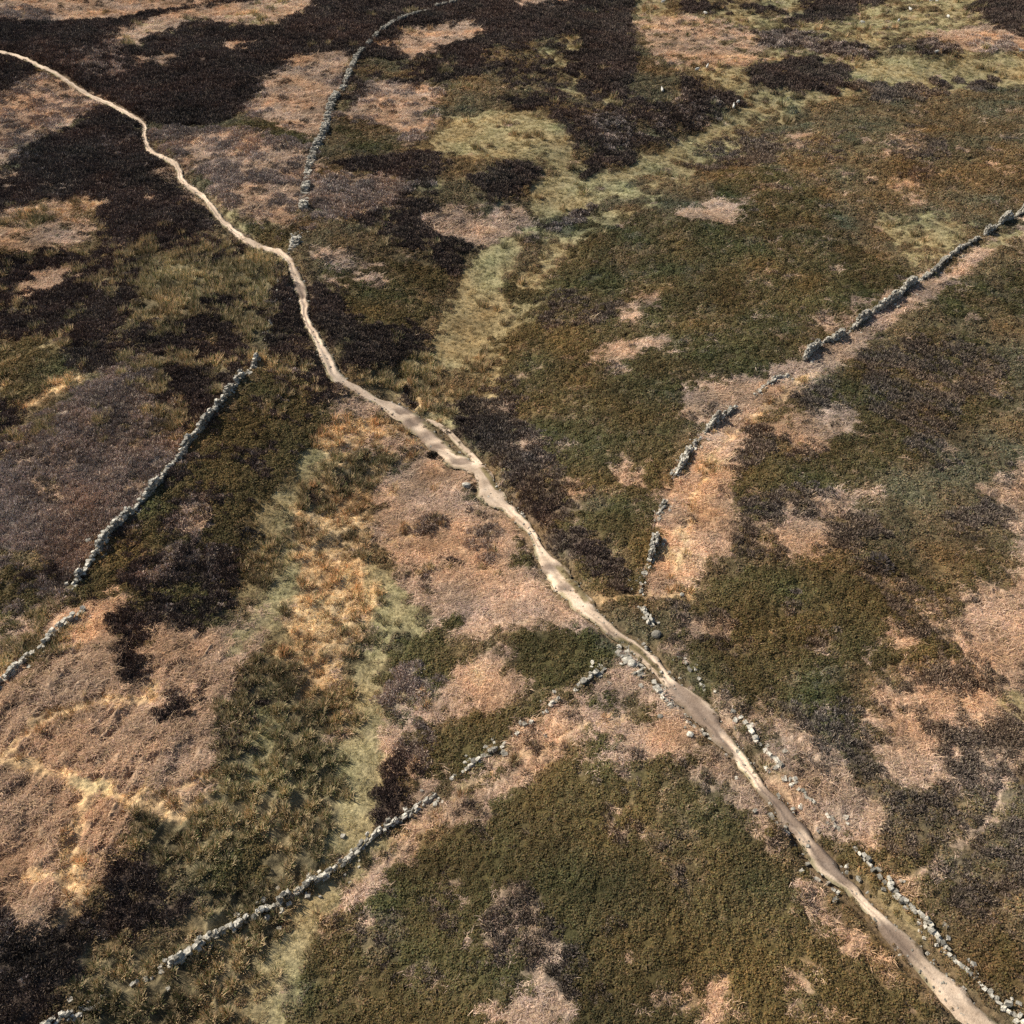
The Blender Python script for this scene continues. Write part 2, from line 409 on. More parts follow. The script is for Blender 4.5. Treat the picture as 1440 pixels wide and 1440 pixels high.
poly(B, [(790, 742), (850, 702), (912, 680), (927, 760), (905, 832), (880, 836), (885, 800), (845, 760)])
poly(B, [(790, 782), (830, 790), (860, 836), (835, 840), (812, 812)])
poly(P, [(858, 652), (880, 634), (906, 650), (902, 680), (870, 682)], .6)
poly(P, [(732, 618), (762, 640), (765, 658), (735, 642)], .45)
# ---- strip at the foot of the right wall
FOOT = [(1440, 305), (1900, 215), (1900, 290), (1440, 338), (1390, 358), (1335, 402), (1290, 432), (1232, 467), (1190, 512), (1152, 542), (1112, 562), (1062, 602), (1040, 652), (1032, 702), (1034, 772),
        (992, 802), (970, 832), (915, 842), (910, 830), (917, 790), (930, 742), (950, 682), (978, 632), (1000, 600), (975, 590), (968, 562), (990, 540), (1060, 533), (1130, 500), (1200, 466), (1290, 400), (1380, 340)]
poly(P, FOOT)
poly(G, [(1375, 345), (1440, 308), (1900, 240), (1900, 290), (1440, 334), (1390, 356)], .85)
line(G, [(1150, 525), (1110, 550), (1070, 582), (1030, 610), (1000, 650), (965, 720), (955, 780), (945, 830)], .7, .5)
poly(O, [(1000, 600), (1110, 555), (1060, 600), (1000, 640)], .5)
# ---- right field below the wall
poly(M, [(1335, 402), (1440, 338), (1900, 290), (1900, 720), (1440, 692), (1350, 722), (1282, 762), (1230, 772), (1190, 800), (1060, 792), (1034, 772), (1034, 702), (1042, 652), (1112, 562), (1190, 512)])
poly(B, [(1192, 520), (1330, 450), (1402, 482), (1422, 540), (1350, 602), (1290, 642), (1182, 702), (1052, 722), (1032, 692), (1042, 652), (1102, 602)], .75)
poly(K, [(1205, 500), (1330, 468), (1422, 500), (1412, 552), (1345, 565), (1335, 622), (1280, 642), (1260, 592), (1212, 562)], .62)
poly(B, [(1300, 420), (1440, 370), (1500, 400), (1400, 450), (1320, 450)], .6)
poly(K, [(1020, 602), (1060, 592), (1112, 620), (1135, 642), (1080, 642), (1050, 662), (1010, 685), (1000, 652)], .75)
poly(P, [(1095, 602), (1150, 570), (1192, 574), (1192, 602), (1150, 622), (1110, 627), (1080, 612)], .95)
poly(K, [(1110, 555), (1165, 540), (1180, 565), (1130, 580)], .7)
poly(B, [(1030, 680), (1080, 650), (1130, 660), (1150, 690), (1120, 720), (1050, 725)])
poly(K, [(1040, 715), (1100, 700), (1160, 695), (1165, 725), (1100, 740), (1050, 740)], .7)
poly(P, [(1060, 750), (1110, 738), (1162, 732), (1174, 770), (1168, 790), (1100, 792), (1062, 772)], .95)
poly(P, [(1110, 722), (1200, 690), (1245, 680), (1212, 722), (1160, 742)], .55)
poly(K, [(1160, 742), (1212, 720), (1235, 750), (1202, 772), (1168, 764)], .85)
poly(K, [(1020, 755), (1075, 750), (1110, 780), (1060, 795), (1020, 790)], .6)
poly(B, [(958, 852), (990, 812), (1060, 792), (1172, 802), (1250, 776), (1340, 820), (1352, 880), (1342, 932), (1250, 942), (1150, 952), (1050, 962), (958, 902)])
poly(M, [(1080, 800), (1260, 770), (1300, 800), (1180, 840)], .5)
poly(K, [(950, 852), (1000, 845), (1042, 880), (1002, 905), (955, 890)], .65)
poly(P, [(950, 860), (1000, 860), (1030, 890), (980, 900)], .45)
poly(K, [(1205, 790), (1260, 800), (1325, 842), (1345, 905), (1290, 892), (1240, 842)], .6)
poly(K, [(1100, 850), (1200, 850), (1210, 890), (1120, 900)], .4)
poly(K, [(1320, 722), (1402, 700), (1450, 690), (1402, 742), (1350, 752)], .75)
poly(K, [(1400, 700), (1440, 650), (1900, 640), (1900, 810), (1440, 792), (1418, 762)])
poly(P, [(1400, 690), (1440, 650), (1900, 640), (1900, 810), (1440, 792), (1418, 762)], .6)
poly(B, [(1340, 780), (1400, 780), (1410, 815), (1360, 830)], .8)
poly(P, [(1325, 822), (1370, 832), (1440, 800), (1900, 780), (1900, 1010), (1440, 965), (1402, 965), (1360, 932), (1350, 882), (1345, 852)], .97)
poly(P, [(1175, 930), (1262, 888), (1302, 932), (1262, 1002), (1200, 982)], .55)
poly(M, [(1010, 962), (1050, 962), (1240, 950), (1262, 1062), (1205, 1105), (1150, 1042), (1090, 992)])
poly(B, [(940, 910), (990, 930), (1050, 950), (1200, 960), (1220, 1040), (1160, 1020), (1090, 985), (1010, 985)], .7)
poly(K, [(1080, 980), (1200, 1000), (1220, 1080), (1150, 1060)], .5)
poly(K, [(1230, 962), (1302, 920), (1440, 962), (1900, 982), (1900, 1105), (1440, 1062), (1420, 1112), (1350, 1122), (1270, 1112), (1240, 1052)])
poly(P, [(1230, 962), (1302, 920), (1440, 962), (1900, 982), (1900, 1105), (1440, 1062), (1420, 1112), (1350, 1122), (1270, 1112), (1240, 1052)], .55)
poly(P, [(1235, 1010), (1292, 1008), (1352, 1050), (1362, 1100), (1290, 1112), (1250, 1062)], .75)
poly(G, [(1410, 1000), (1440, 980), (1600, 1000), (1600, 1060), (1440, 1050)], .6)
poly(K, [(1188, 1132), (1280, 1112), (1420, 1110), (1900, 1122), (1900, 1310), (1440, 1292), (1380, 1282), (1330, 1292), (1280, 1252), (1230, 1192)])
poly(M, [(1188, 1132), (1280, 1112), (1420, 1110), (1900, 1122), (1900, 1310), (1440, 1292), (1380, 1282), (1330, 1292), (1280, 1252), (1230, 1192)], .5)
poly(M, [(1208, 1202), (1300, 1182), (1340, 1250), (1380, 1290), (1440, 1302), (1900, 1342), (1900, 1700), (1480, 1460), (1440, 1422), (1340, 1322), (1280, 1272)])
poly(B, [(1208, 1202), (1300, 1190), (1340, 1290), (1440, 1330), (1900, 1342), (1900, 1700), (1480, 1460), (1440, 1422), (1340, 1322), (1280, 1272)], .5)
poly(K, [(1300, 1220), (1380, 1240), (1400, 1300), (1330, 1300)], .5)
# ---- along the path, lower right
poly(P, [(1030, 1002), (1090, 1000), (1150, 1050), (1185, 1090), (1225, 1142), (1218, 1195), (1185, 1182), (1140, 1142), (1100, 1082), (1062, 1042)], .97)
poly(P, [(1062, 1062), (1090, 1075), (1140, 1142), (1192, 1202), (1162, 1192), (1120, 1142), (1080, 1102)], .8)
poly(G, [(1062, 1062), (1100, 1090), (1120, 1142), (1080, 1102)], .4)
poly(B, [(952, 918), (985, 940), (1010, 985), (1060, 1050), (1050, 1058), (1010, 1000), (985, 965)], .9)
poly(B, [(1150, 1180), (1192, 1202), (1250, 1258), (1310, 1318), (1430, 1436), (1500, 1520), (1470, 1530), (1410, 1440), (1345, 1372), (1290, 1322), (1255, 1288), (1215, 1240)])
poly(P, [(850, 945), (880, 928), (925, 962), (962, 1002), (1002, 1062), (1030, 1092), (1085, 1152), (1105, 1182), (1092, 1202), (1052, 1172), (1000, 1110), (985, 1075), (930, 1068), (880, 1092), (838, 1080), (800, 1062),
         (760, 1090), (720, 1120), (690, 1140), (650, 1162), (590, 1192), (560, 1222), (520, 1262), (480, 1285), (448, 1292), (440, 1262), (480, 1216), (610, 1126), (700, 1062), (780, 1002)])
poly(G, [(440, 1262), (480, 1218), (610, 1128), (700, 1064), (720, 1060), (640, 1122), (560, 1180), (500, 1230), (450, 1290)], .5)
line(O, [(925, 1003), (880, 1010), (840, 1016), (780, 1040), (700, 1085), (620, 1140), (550, 1185)], .5, .6)
poly(B, [(905, 985), (935, 990), (930, 1005), (890, 1010)], .6)
poly(M, [(870, 975), (920, 980), (900, 1000), (860, 995)], .5)
poly(B, [(835, 972), (860, 975), (862, 990), (840, 990)], .9)
poly(B, [(810, 1040), (850, 1035), (860, 1062), (820, 1062)], .5)
poly(B, [(660, 1095), (700, 1085), (690, 1108), (665, 1112)], .6)
BIG = [(828, 1062), (880, 1092), (912, 1066), (990, 1062), (1012, 1110), (1062, 1182), (1140, 1252), (1222, 1372), (1300, 1402), (1400, 1500), (1600, 1900), (250, 1900), (385, 1450), (430, 1362), (470, 1292), (520, 1267), (582, 1202), (682, 1142), (742, 1106), (800, 1066)]
poly(B, BIG, soft=.4, rough=.35)
poly(M, [(940, 1080), (1010, 1120), (1100, 1240), (1000, 1300), (900, 1200)], .45)
poly(P, [(645, 1262), (690, 1250), (762, 1270), (802, 1290), (792, 1350), (762, 1372), (722, 1352), (680, 1332), (640, 1342), (650, 1302)], .42)
poly(K, [(620, 1230), (720, 1240), (820, 1290), (800, 1380), (640, 1380)], .35)
poly(P, [(680, 1392), (762, 1370), (802, 1370), (802, 1422), (782, 1480), (690, 1500)], .72)
poly(K, [(500, 1332), (642, 1310), (622, 1372), (560, 1382)], .4)
poly(P, [(555, 1350), (640, 1335), (640, 1380), (580, 1390)], .35)
poly(K, [(725, 1180), (800, 1168), (862, 1180), (872, 1212), (800, 1214)], .3)
poly(M, [(390, 1380), (480, 1300), (560, 1300), (520, 1440), (400, 1520)], .4)
poly(K, [(900, 1180), (960, 1175), (960, 1260), (900, 1250)], .25)
poly(P, [(645, 1230), (700, 1225), (690, 1262), (650, 1262)], .35)
poly(P, [(970, 1385), (1005, 1380), (990, 1440), (940, 1480)], .5)
poly(P, [(880, 1350), (960, 1370), (960, 1470), (880, 1470)], .32)
poly(P, [(1120, 1390), (1180, 1400), (1175, 1460), (1120, 1470)], .5)
poly(P, [(975, 1250), (1010, 1245), (1010, 1270), (980, 1275)], .4)
poly(K, [(770, 1345), (830, 1345), (830, 1400), (790, 1400)], .5)
poly(B, [(1080, 1152), (1120, 1186), (1132, 1215), (1184, 1262), (1240, 1330), (1262, 1352), (1240, 1352), (1180, 1290), (1112, 1215)])
poly(P, [(1105, 1225), (1140, 1238), (1178, 1272), (1236, 1348), (1225, 1366), (1162, 1296)], .95)
poly(P, [(1235, 1350), (1255, 1335), (1262, 1345), (1238, 1372)])
poly(K, [(1055, 1160), (1110, 1200), (1120, 1240), (1080, 1230)], .5)
# ---- lower left
BR = [(-300, 1000), (0, 976), (60, 942), (110, 932), (160, 905), (200, 917), (230, 897), (300, 887), (345, 882), (352, 920), (332, 990), (312, 1030), (312, 1090), (292, 1112), (272, 1142), (200, 1152),
      (152, 1202), (112, 1292), (80, 1312), (0, 1332), (-300, 1360)]
poly(Q, BR)
poly(P, [(210, 960), (300, 900), (345, 890), (330, 990), (300, 1080), (220, 1060)], .55)
poly(D, [(170, 915), (215, 925), (205, 975), (180, 960)], .6)
poly(D, [(220, 980), (255, 985), (260, 1005), (235, 1000)], .6)
TRODS = ([(-80, 1066), (0, 1068), (60, 1080), (110, 1095), (150, 1115), (180, 1124), (230, 1118), (300, 1088)], [(180, 1124), (230, 1142), (290, 1132)], [(95, 1225), (100, 1245), (108, 1262), (98, 1290)],
           [(40, 1226), (80, 1228), (100, 1250)], [(0, 1068), (30, 1040), (60, 1010), (130, 985), (210, 985), (225, 960)], [(125, 1100), (110, 1160), (100, 1225)])
poly(O, [(150, 1105), (210, 1105), (230, 1130), (190, 1145), (160, 1130)], .25)
poly(R, [(310, 1002), (350, 930), (395, 930), (420, 985), (470, 976), (515, 940), (520, 1002), (506, 1152), (480, 1216), (420, 1272), (380, 1332), (352, 1440), (330, 1700), (20, 1700), (100, 1430), (110, 1342),
         (260, 1302), (280, 1262), (190, 1192), (200, 1152), (280, 1142), (312, 1090)])
poly(D, [(-300, 1350), (0, 1312), (60, 1312), (100, 1292), (112, 1350), (90, 1420), (40, 1480), (-300, 1700)], .95)
poly(D, [(125, 1262), (168, 1210), (200, 1198), (250, 1240), (282, 1272), (262, 1302), (200, 1322), (130, 1322), (108, 1292)], .85)
poly(H, [(0, 1330), (100, 1300), (200, 1250), (160, 1330), (60, 1400), (0, 1420)], .3)
poly(D, [(310, 980), (345, 960), (385, 1000), (370, 1060), (330, 1090)], .45)
poly(B, [(350, 990), (390, 1000), (390, 1060), (355, 1060)], .5)
poly(B, [(310, 1150), (360, 1160), (350, 1240), (310, 1250)], .4)
poly(G, [(420, 1272), (480, 1217), (452, 1282), (432, 1350), (392, 1440), (340, 1700), (300, 1700), (350, 1425), (386, 1332)], .9)
poly(G, [(488, 1000), (518, 970), (512, 1100), (500, 1180), (470, 1180)], .45)
# ---- everything breaks up into clumps of its neighbours
LOW = [B, M, H, D, K]
LEFT = [(-300, 200), (330, 180), (430, 330), (500, 560), (330, 900), (-300, 1000)]
poly(H, LEFT, .16, over=LOW)
poly(R, [(-300, 230), (300, 330), (470, 520), (330, 620), (-300, 640)], .27, over=LOW)
poly(M, [(-300, 300), (300, 330), (470, 520), (330, 900), (-300, 1000)], .08, over=LOW)
RIGHT = [(700, 330), (960, 222), (1440, 120), (1900, 110), (1900, 1900), (1300, 1900), (1080, 1180), (900, 1000), (830, 840), (640, 560)]
poly(K, RIGHT, .12, over=LOW)
poly(M, RIGHT, .30, over=LOW)
poly(P, RIGHT, .12, over=LOW)
poly(B, RIGHT, .16, over=[M, K])
poly(K, BIG, .14, over=LOW)
poly(M, BIG, .07, over=LOW)
MID = [(430, 0), (900, 0), (1100, 140), (820, 270), (690, 350), (600, 520), (470, 520), (430, 330)]
poly(M, MID, .12, over=LOW)
poly(G, MID, .15, over=LOW)
poly(K, [(880, -60), (1500, -60), (1900, 60), (1440, 75), (1100, 140), (1040, 150), (960, 100), (900, 60)], .09)
poly(O, [(880, -60), (1500, -60), (1900, 60), (1440, 75), (1100, 140), (1040, 150), (960, 100), (900, 60)], .12)
poly(H, [(520, 690), (600, 642), (745, 772), (852, 892), (640, 1010), (510, 1040), (560, 830)], .1)
poly(O, [(520, 690), (600, 642), (745, 772), (852, 892), (640, 1010), (510, 1040), (560, 830)], .13)
poly(H, BR, .1)
VERGE = [(1215, 1215), (1262, 1275), (1310, 1318), (1430, 1436), (1500, 1520), (1470, 1530), (1410, 1440), (1345, 1372), (1290, 1322), (1255, 1288), (1215, 1240)]
poly(G, VERGE, .5)
# ---- the clearly bounded bands, painted last
poly(G, [(1185, 86), (1260, 82), (1440, 78), (1900, 68), (1900, 112), (1440, 121), (1380, 128), (1200, 134), (1130, 149), (1060, 156), (1028, 154), (1080, 136), (1160, 125)], soft=1.2, rough=.45)
for hc in ([(1355, 114), (1395, 114), (1400, 127), (1365, 129)], [(1308, 115), (1335, 114), (1338, 126), (1312, 127)], [(1210, 124), (1290, 122), (1340, 134), (1240, 143)]):
    poly(K, hc, .75)
poly(D, [(1040, 112), (1080, 94), (1130, 85), (1200, 100), (1187, 111), (1155, 126), (1090, 129), (1060, 117)], .9)
poly(G, [(1060, 150), (1140, 142), (1010, 232), (920, 290), (830, 330), (770, 400), (735, 470), (700, 560), (660, 560), (720, 420), (760, 340), (850, 290), (980, 210)], .58, over=LOW)
poly(G, [(742, 305), (740, 268), (776, 246), (758, 216), (800, 206), (828, 236), (800, 262), (880, 236), (960, 196), (1020, 168), (1048, 150), (1068, 160), (985, 206), (880, 264), (830, 294), (780, 310)], soft=.7, rough=.5)
poly(G, [(595, 205), (640, 165), (680, 157), (760, 157), (794, 180), (806, 212), (770, 230), (700, 224), (620, 218)], .93, soft=.8, rough=.7)
poly(G, [(684, 347), (762, 310), (734, 342), (716, 390), (706, 450), (724, 472), (690, 486), (645, 520), (606, 515), (618, 450), (646, 400), (664, 362)], .97, soft=.6, rough=.6)
line(G, [(440, 640), (420, 680), (385, 712), (374, 745), (402, 790), (396, 840), (352, 893), (330, 905)], 2.4, .85)
line(G, [(508, 792), (540, 818), (562, 850), (588, 880), (548, 878), (528, 905), (519, 960), (515, 1030), (507, 1100), (494, 1165), (478, 1212)], 1.7, .95)
line(G, [(402, 850), (384, 915), (372, 980), (376, 1050), (360, 1090)], 1.8, .6)
line(G, [(520, 1010), (508, 1100), (496, 1160), (482, 1212)], 2.6, .9)
poly(G, [(424, 1268), (482, 1216), (456, 1280), (436, 1350), (396, 1440), (350, 1700), (290, 1700), (345, 1425), (388, 1330)], .97, soft=.4, rough=.6)
poly(P, [(1384, 345), (1440, 312), (1900, 240), (1900, 285), (1440, 336), (1390, 358), (1335, 402), (1290, 430), (1232, 462), (1185, 508), (1148, 538), (1108, 558), (1054, 602), (1030, 655), (1024, 702), (1028, 772), (992, 800), (968, 832), (915, 842), (911, 828), (920, 785),
         (934, 735), (955, 675), (985, 625), (1008, 596), (1030, 572), (1075, 552), (1135, 508), (1200, 470), (1292, 404)], soft=.5, rough=.6)
poly(G, [(1375, 346), (1440, 312), (1900, 240), (1900, 285), (1440, 334), (1392, 356)], .8, soft=.6, rough=.5)
line(O, [(1150, 525), (1110, 550), (1070, 582), (1030, 610), (1000, 650), (968, 720), (957, 780), (947, 832)], .8, .75)
poly(O, [(455, 720), (510, 680), (530, 700), (520, 760), (512, 800), (530, 852), (516, 902), (482, 942), (465, 968), (425, 975), (400, 930), (390, 890), (415, 850), (424, 800), (415, 755)], .9, soft=.6)
ALL = [(-300, -60), (1900, -60), (1900, 1900), (-300, 1900)]
poly(Q, ALL, .30, over=[P])
poly(M, ALL, .12, over=[P])
poly(M, ALL, .07, over=[G])
poly(K, ALL, .10, over=[P, Q])
poly(R, ALL, .10, over=[G])
poly(R, ALL, .1, over=[O])
poly(P, ALL, .10, over=[O, K, M])
# ---- narrow trails
for tr in TRODS:
    line(O, tr, .95, .95, .5)
line(G, [(700, 397), (740, 402), (773, 407), (830, 407), (900, 403), (950, 397)], .45, .8, .3)
line(O, [(832, 840), (846, 843), (870, 838), (900, 836), (940, 838), (975, 835)], .4, .9, .3)
line(P, [(1420, 1090), (1413, 1107), (1403, 1137), (1377, 1163), (1353, 1183), (1323, 1208), (1297, 1227), (1262, 1240)], .4, .75, .3)
line(G, [(440, 640), (395, 690), (345, 726)], .5, .7, .3)
line(G, [(700, 470), (690, 500), (640, 600)], .5, .5, .3)
line(D, [(570, 530), (575, 548), (581, 566)], .7, .9, .3)
COV /= np.maximum(COV.sum(0), 1e-5)


def sample(r, x, y):
    """bilinear lookup of a raster (.., NY, NX)"""
    fx = np.clip((x - X0) / CELL - .5, 0, NX - 1.001)
    fy = np.clip((y - Y0) / CELL - .5, 0, NY - 1.001)
    i, j = fx.astype(int), fy.astype(int)
    u, v = (fx - i).astype(np.float32), (fy - j).astype(np.float32)
    return (r[..., j, i] * (1 - u) + r[..., j, i + 1] * u) * (1 - v) + (r[..., j + 1, i] * (1 - u) + r[..., j + 1, i + 1] * u) * v


def cover(x, y):
    wx = fbm(x, y, .9, 2, 21) * .45
    wy = fbm(x, y, .9, 2, 22) * .45
    return sample(COV, x + wx, y + wy)


# ------------------------------------------------------------------ the footpath: left and right edge, in photo pixels, top to bottom
PATH = [((-240, 34), (-240, 28)), ((-140, 48), (-140, 41)), ((-60, 66), (-60, 58)), ((0, 76), (0, 68)), ((30, 83), (34, 77)), ((52, 94), (56, 87)), ((66, 100), (70, 94)), ((80, 108), (84, 101)), ((115, 131), (120, 125)), ((148, 146), (153, 140)), ((174, 160), (180, 154)),
        ((196, 175), (206, 172)), ((199, 194), (208, 192)), ((208, 215), (219, 210)), ((243, 234), (251, 226)), ((252, 256), (262, 250)), ((283, 280), (291, 273)), ((306, 310), (315, 303)), ((330, 331), (338, 323)),
        ((357, 347), (363, 339)), ((393, 359), (400, 351)), ((402, 371), (414, 367)), ((412, 398), (428, 394)), ((420, 424), (434, 421)), ((424, 444), (433, 441)), ((436, 470), (446, 464)), ((448, 496), (461, 488)),
        ((464, 530), (478, 520)), ((482, 539), (490, 533)), ((500, 550), (505, 541)), ((525, 565), (534, 557)), ((548, 578), (567, 569)), ((567, 597), (592, 584)), ((583, 608), (607, 596)), ((598, 627), (628, 620)),
        ((617, 634), (645, 635)), ((630, 652), (664, 645)), ((653, 658), (678, 650)), ((670, 672), (690, 666)), ((675, 695), (703, 690)), ((688, 708), (714, 703)), ((708, 716), (724, 712)), ((724, 731), (740, 728)),
        ((742, 748), (756, 752)), ((752, 769), (769, 774)), ((757, 790), (785, 786)), ((762, 804), (800, 803)), ((778, 824), (815, 823)), ((801, 846), (830, 842)), ((830, 868), (848, 865)), ((855, 888), (872, 885)),
        ((881, 908), (902, 903)), ((904, 926), (922, 922)), ((929, 952), (942, 946)), ((944, 972), (966, 966)), ((957, 993), (996, 988)), ((982, 1013), (1011, 1012)), ((1004, 1036), (1027, 1033)), ((1030, 1063), (1046, 1057)),
        ((1048, 1084), (1063, 1080)), ((1063, 1104), (1079, 1102)), ((1083, 1130), (1104, 1126)), ((1100, 1151), (1124, 1148)), ((1117, 1169), (1141, 1174)), ((1133, 1198), (1166, 1200)), ((1153, 1224), (1190, 1226)),
        ((1187, 1247), (1210, 1246)), ((1212, 1275), (1230, 1272)), ((1237, 1301), (1258, 1299)), ((1254, 1324), (1284, 1320)), ((1270, 1341), (1300, 1340)), ((1294, 1363), (1322, 1362)), ((1320, 1393), (1352, 1388)),
        ((1353, 1428), (1382, 1418)), ((1374, 1448), (1408, 1442)), ((1430, 1510), (1465, 1500))]
PL = W([p[0] for p in PATH])
PR = W([p[1] for p in PATH])
NARROW = np.clip((np.arange(len(PATH)) - 16) / 10, 0, 1)[:, None] * -.14 + .14      # the far stretch is a single worn line
PL, PR = PL + (PR - PL) * NARROW, PR - (PR - PL) * NARROW


def resample(a, step_of):
    """Catmull-Rom through rows of numbers"""
    out = []
    n = len(a)
    for i in range(n - 1):
        p0, p1, p2, p3 = a[max(i - 1, 0)], a[i], a[i + 1], a[min(i + 2, n - 1)]
        k = max(2, int(np.linalg.norm(p2[:2] - p1[:2]) / step_of))
        for t in np.arange(k) / k:
            out.append(0.5 * ((2 * p1) + (-p0 + p2) * t + (2 * p0 - 5 * p1 + 4 * p2 - p3) * t * t + (-p0 + 3 * p1 - 3 * p2 + p3) * t ** 3))
    out.append(a[-1])
    return np.array(out)


EDGES = resample(np.concatenate([PL, PR], 1), 0.4)
SIDE = [([(600, 589), (612, 593), (626, 602), (640, 615), (652, 628), (664, 640), (676, 652)], .55, 'short pale side trail looping past a green patch')]
TRODW = [(W(p), w) for p, w in [(t_, .34) for t_ in TRODS] + [([(832, 840), (846, 843), (870, 838), (900, 836), (940, 838), (975, 835)], .22), ([(1420, 1090), (1413, 1107), (1403, 1137), (1377, 1163), (1353, 1183), (1323, 1208), (1297, 1227), (1262, 1240)], .2),
         ([(700, 397), (740, 402), (773, 407), (830, 407), (900, 403), (950, 397)], .2), ([(925, 1003), (880, 1010), (840, 1016), (780, 1040)], .25), ([(1150, 525), (1110, 550), (1070, 582), (1030, 610), (1000, 650), (968, 720), (957, 780), (947, 832)], .3)]]


def on_trod(x, y):
    m = np.zeros(x.shape, bool)
    wob = fbm(x, y, 1.2, 2, 77) * .18
    for p, w in TRODW:
        for (ax, ay), (bx, by) in zip(p[:-1], p[1:]):
            m |= seg_dist(x, y, ax, ay, bx, by)[0] < w + wob
    return m


PATHD = np.full((NY, NX), 9.0, np.float32)       # metres outside the path, negative inside


def carve(c, r):
    for k in range(len(c) - 1):
        s = box(np.array([c[k], c[k + 1]]), r[k] + 3.0)
        x, y = GX[s], GY[s]
        if x.size == 0:
            continue
        q, t = seg_dist(x, y, c[k][0], c[k][1], c[k + 1][0], c[k + 1][1])
        PATHD[s] = np.minimum(PATHD[s], q - (r[k] + (r[k + 1] - r[k]) * t))


carve((EDGES[::2, :2] + EDGES[::2, 2:]) / 2, np.hypot(*(EDGES[::2, :2] - EDGES[::2, 2:]).T) / 2)
SIDEW = [resample(W(p), .4) for p, w, l in SIDE]
for c, (p, w, l) in zip(SIDEW, SIDE):
    carve(c[::2], np.full(len(c[::2]), w / 2))

# ------------------------------------------------------------------ colours of the covers
BASE = np.array([[.615, .450, .320], [.68, .475, .260], [.130, .097, .076], [.375, .305, .245], [.128, .104, .046], [.205, .156, .084], [.390, .325, .178], [.470, .390, .225], [.530, .370, .245], [.205, .160, .116]], np.float32)
SOIL = np.array([1, 1, .8, .9, .8, .9, 1, .40, .85, .85], np.float32)          # how dark the litter under each cover is
AMP = np.array([.16, .26, .22, .18, .14, .15, .10, .26, .50, .18], np.float32)


def tone(x, y, wts, seed=0):
    """mean colour of the vegetation at a place: each cover drifts between its own hues"""
    n1 = fbm(x, y, 9, 3, 31)[..., None]
    n2 = fbm(x, y, 2.2, 3, 32)[..., None]
    n3 = fbm(x, y, 22, 2, 33)[..., None]
    n4 = fbm(x, y, 4.5, 3, 34)[..., None]
    c = np.zeros(x.shape + (3,), np.float32)
    mul = [1 + .2 * n1 + .34 * n2, 1 + .2 * n1 + .3 * n2, 1 + .3 * n1 + .3 * n2, 1 + .22 * n1 + .35 * n2, 1 + .26 * n1 + .24 * n2, 1 + .25 * n1 + .3 * n2, 1 + .15 * n1 + .2 * n2, 1 + .2 * n1 + .5 * n2, 1 + .15 * n1 + .25 * n2, 1 + .25 * n1 + .3 * n2]
    hue = [((.05, -.02, -.06), (-.07, -.03, .01)), ((.03, 0, -.01), (-.03, .01, .02)), ((.012, .0, -.004), (-.006, .004, .002)), ((.03, 0, -.02), (-.01, .004, .012)), ((.026, .008, -.002), (-.020, .004, .000)),
           ((.035, .004, -.012), (-.045, -.006, .004)), ((.03, -.01, -.02), (-.03, .004, .0)), ((.10, .05, .02), (-.07, -.035, -.02)), ((.03, -.005, -.02), (-.02, .005, .02)), ((.03, .004, -.01), (-.02, -.004, .01))]
    for k in range(NT):
        hv = np.array(hue[k], np.float32)
        ck = BASE[k] + np.clip(n4, 0, 1) * hv[0] * 1.3 + np.clip(-n4, 0, 1) * hv[1] * 1.3 + np.clip(n3, -1, 1) * hv[0] * .5
        c += wts[k][..., None] * ck * np.clip(mul[k], .35, 1.9)
    return np.clip(c, .006, .8)


def micro(x, y, wts, pd):
    """relief of the vegetation mat: lumps, tussocks and combed bracken"""
    a, b = .86 * x + .5 * y, -.5 * x + .86 * y
    lump = fbm(x, y, 1.7, 3, 41)
    tus = fbm(x, y, .75, 2, 42)
    c_, d_ = .97 * x - .25 * y, .25 * x + .97 * y
    comb = .75 - 1.9 * np.abs(fbm(c_ * 1.9, d_ * .62, 1.7, 3, 43, .6))
    tuss = .55 - 1.7 * np.abs(fbm(c_ * 1.25, d_ * .8, 1.15, 2, 45))
    big = fbm(x, y, 4.5, 2, 44)
    z = [.5 * lump + .6 * comb, .4 * lump + .8 * tus, .7 * lump + .5 * tus, .6 * lump + .5 * tus, .8 * lump + .4 * tus, .7 * lump + .5 * tus, .5 * lump + .5 * tus, .25 * lump + .9 * tuss, .35 * lump + .7 * comb + .3 * tus, .6 * lump + .5 * tus]
    h = sum(wts[k] * AMP[k] * z[k] for k in range(NT))
    h = h + .14 * big + .12 * wts[D] + .08 * wts[B] + .08 * wts[H] + .1 * wts[K]
    for (ax, ay), (bx, by) in zip(GULLY[:-1], GULLY[1:]):
        q, _ = seg_dist(x, y, ax, ay, bx, by)
        h = h - .55 * np.exp(-(q / .55) ** 2)
    return h * sstep(.0, .9, pd)


PATH_Z, GROUND_Z = -.16, -.42
GULLY = W([(560, 508), (566, 530), (573, 545), (582, 566)])


def carve_z(x, y, pd):
    m = .15 + .0022 * np.hypot(x, y)
    return GROUND_Z * (1 - sstep(m, m + .55, pd))


def surf(x, y):
    """height of the finished ground"""
    x = np.asarray(x, float)
    y = np.asarray(y, float)
    pd = sample(PATHD, x, y)
    return hmac(x, y) + micro(x, y, cover(x, y), pd) + carve_z(x, y, pd)


# ------------------------------------------------------------------ materials
def nodes(name):
    m = bpy.data.materials.new(name)
    m.use_nodes = True
    nt = m.node_tree
    return m, nt, nt.nodes['Principled BSDF'], nt.nodes.new, nt.links.new


def noise_node(nt, scale, detail=4, rough=.6):
    n = nt.nodes.new('ShaderNodeTexNoise')
    n.inputs['Scale'].default_value = scale
    n.inputs['Detail'].default_value = detail
    n.inputs['Roughness'].default_value = rough
    return n


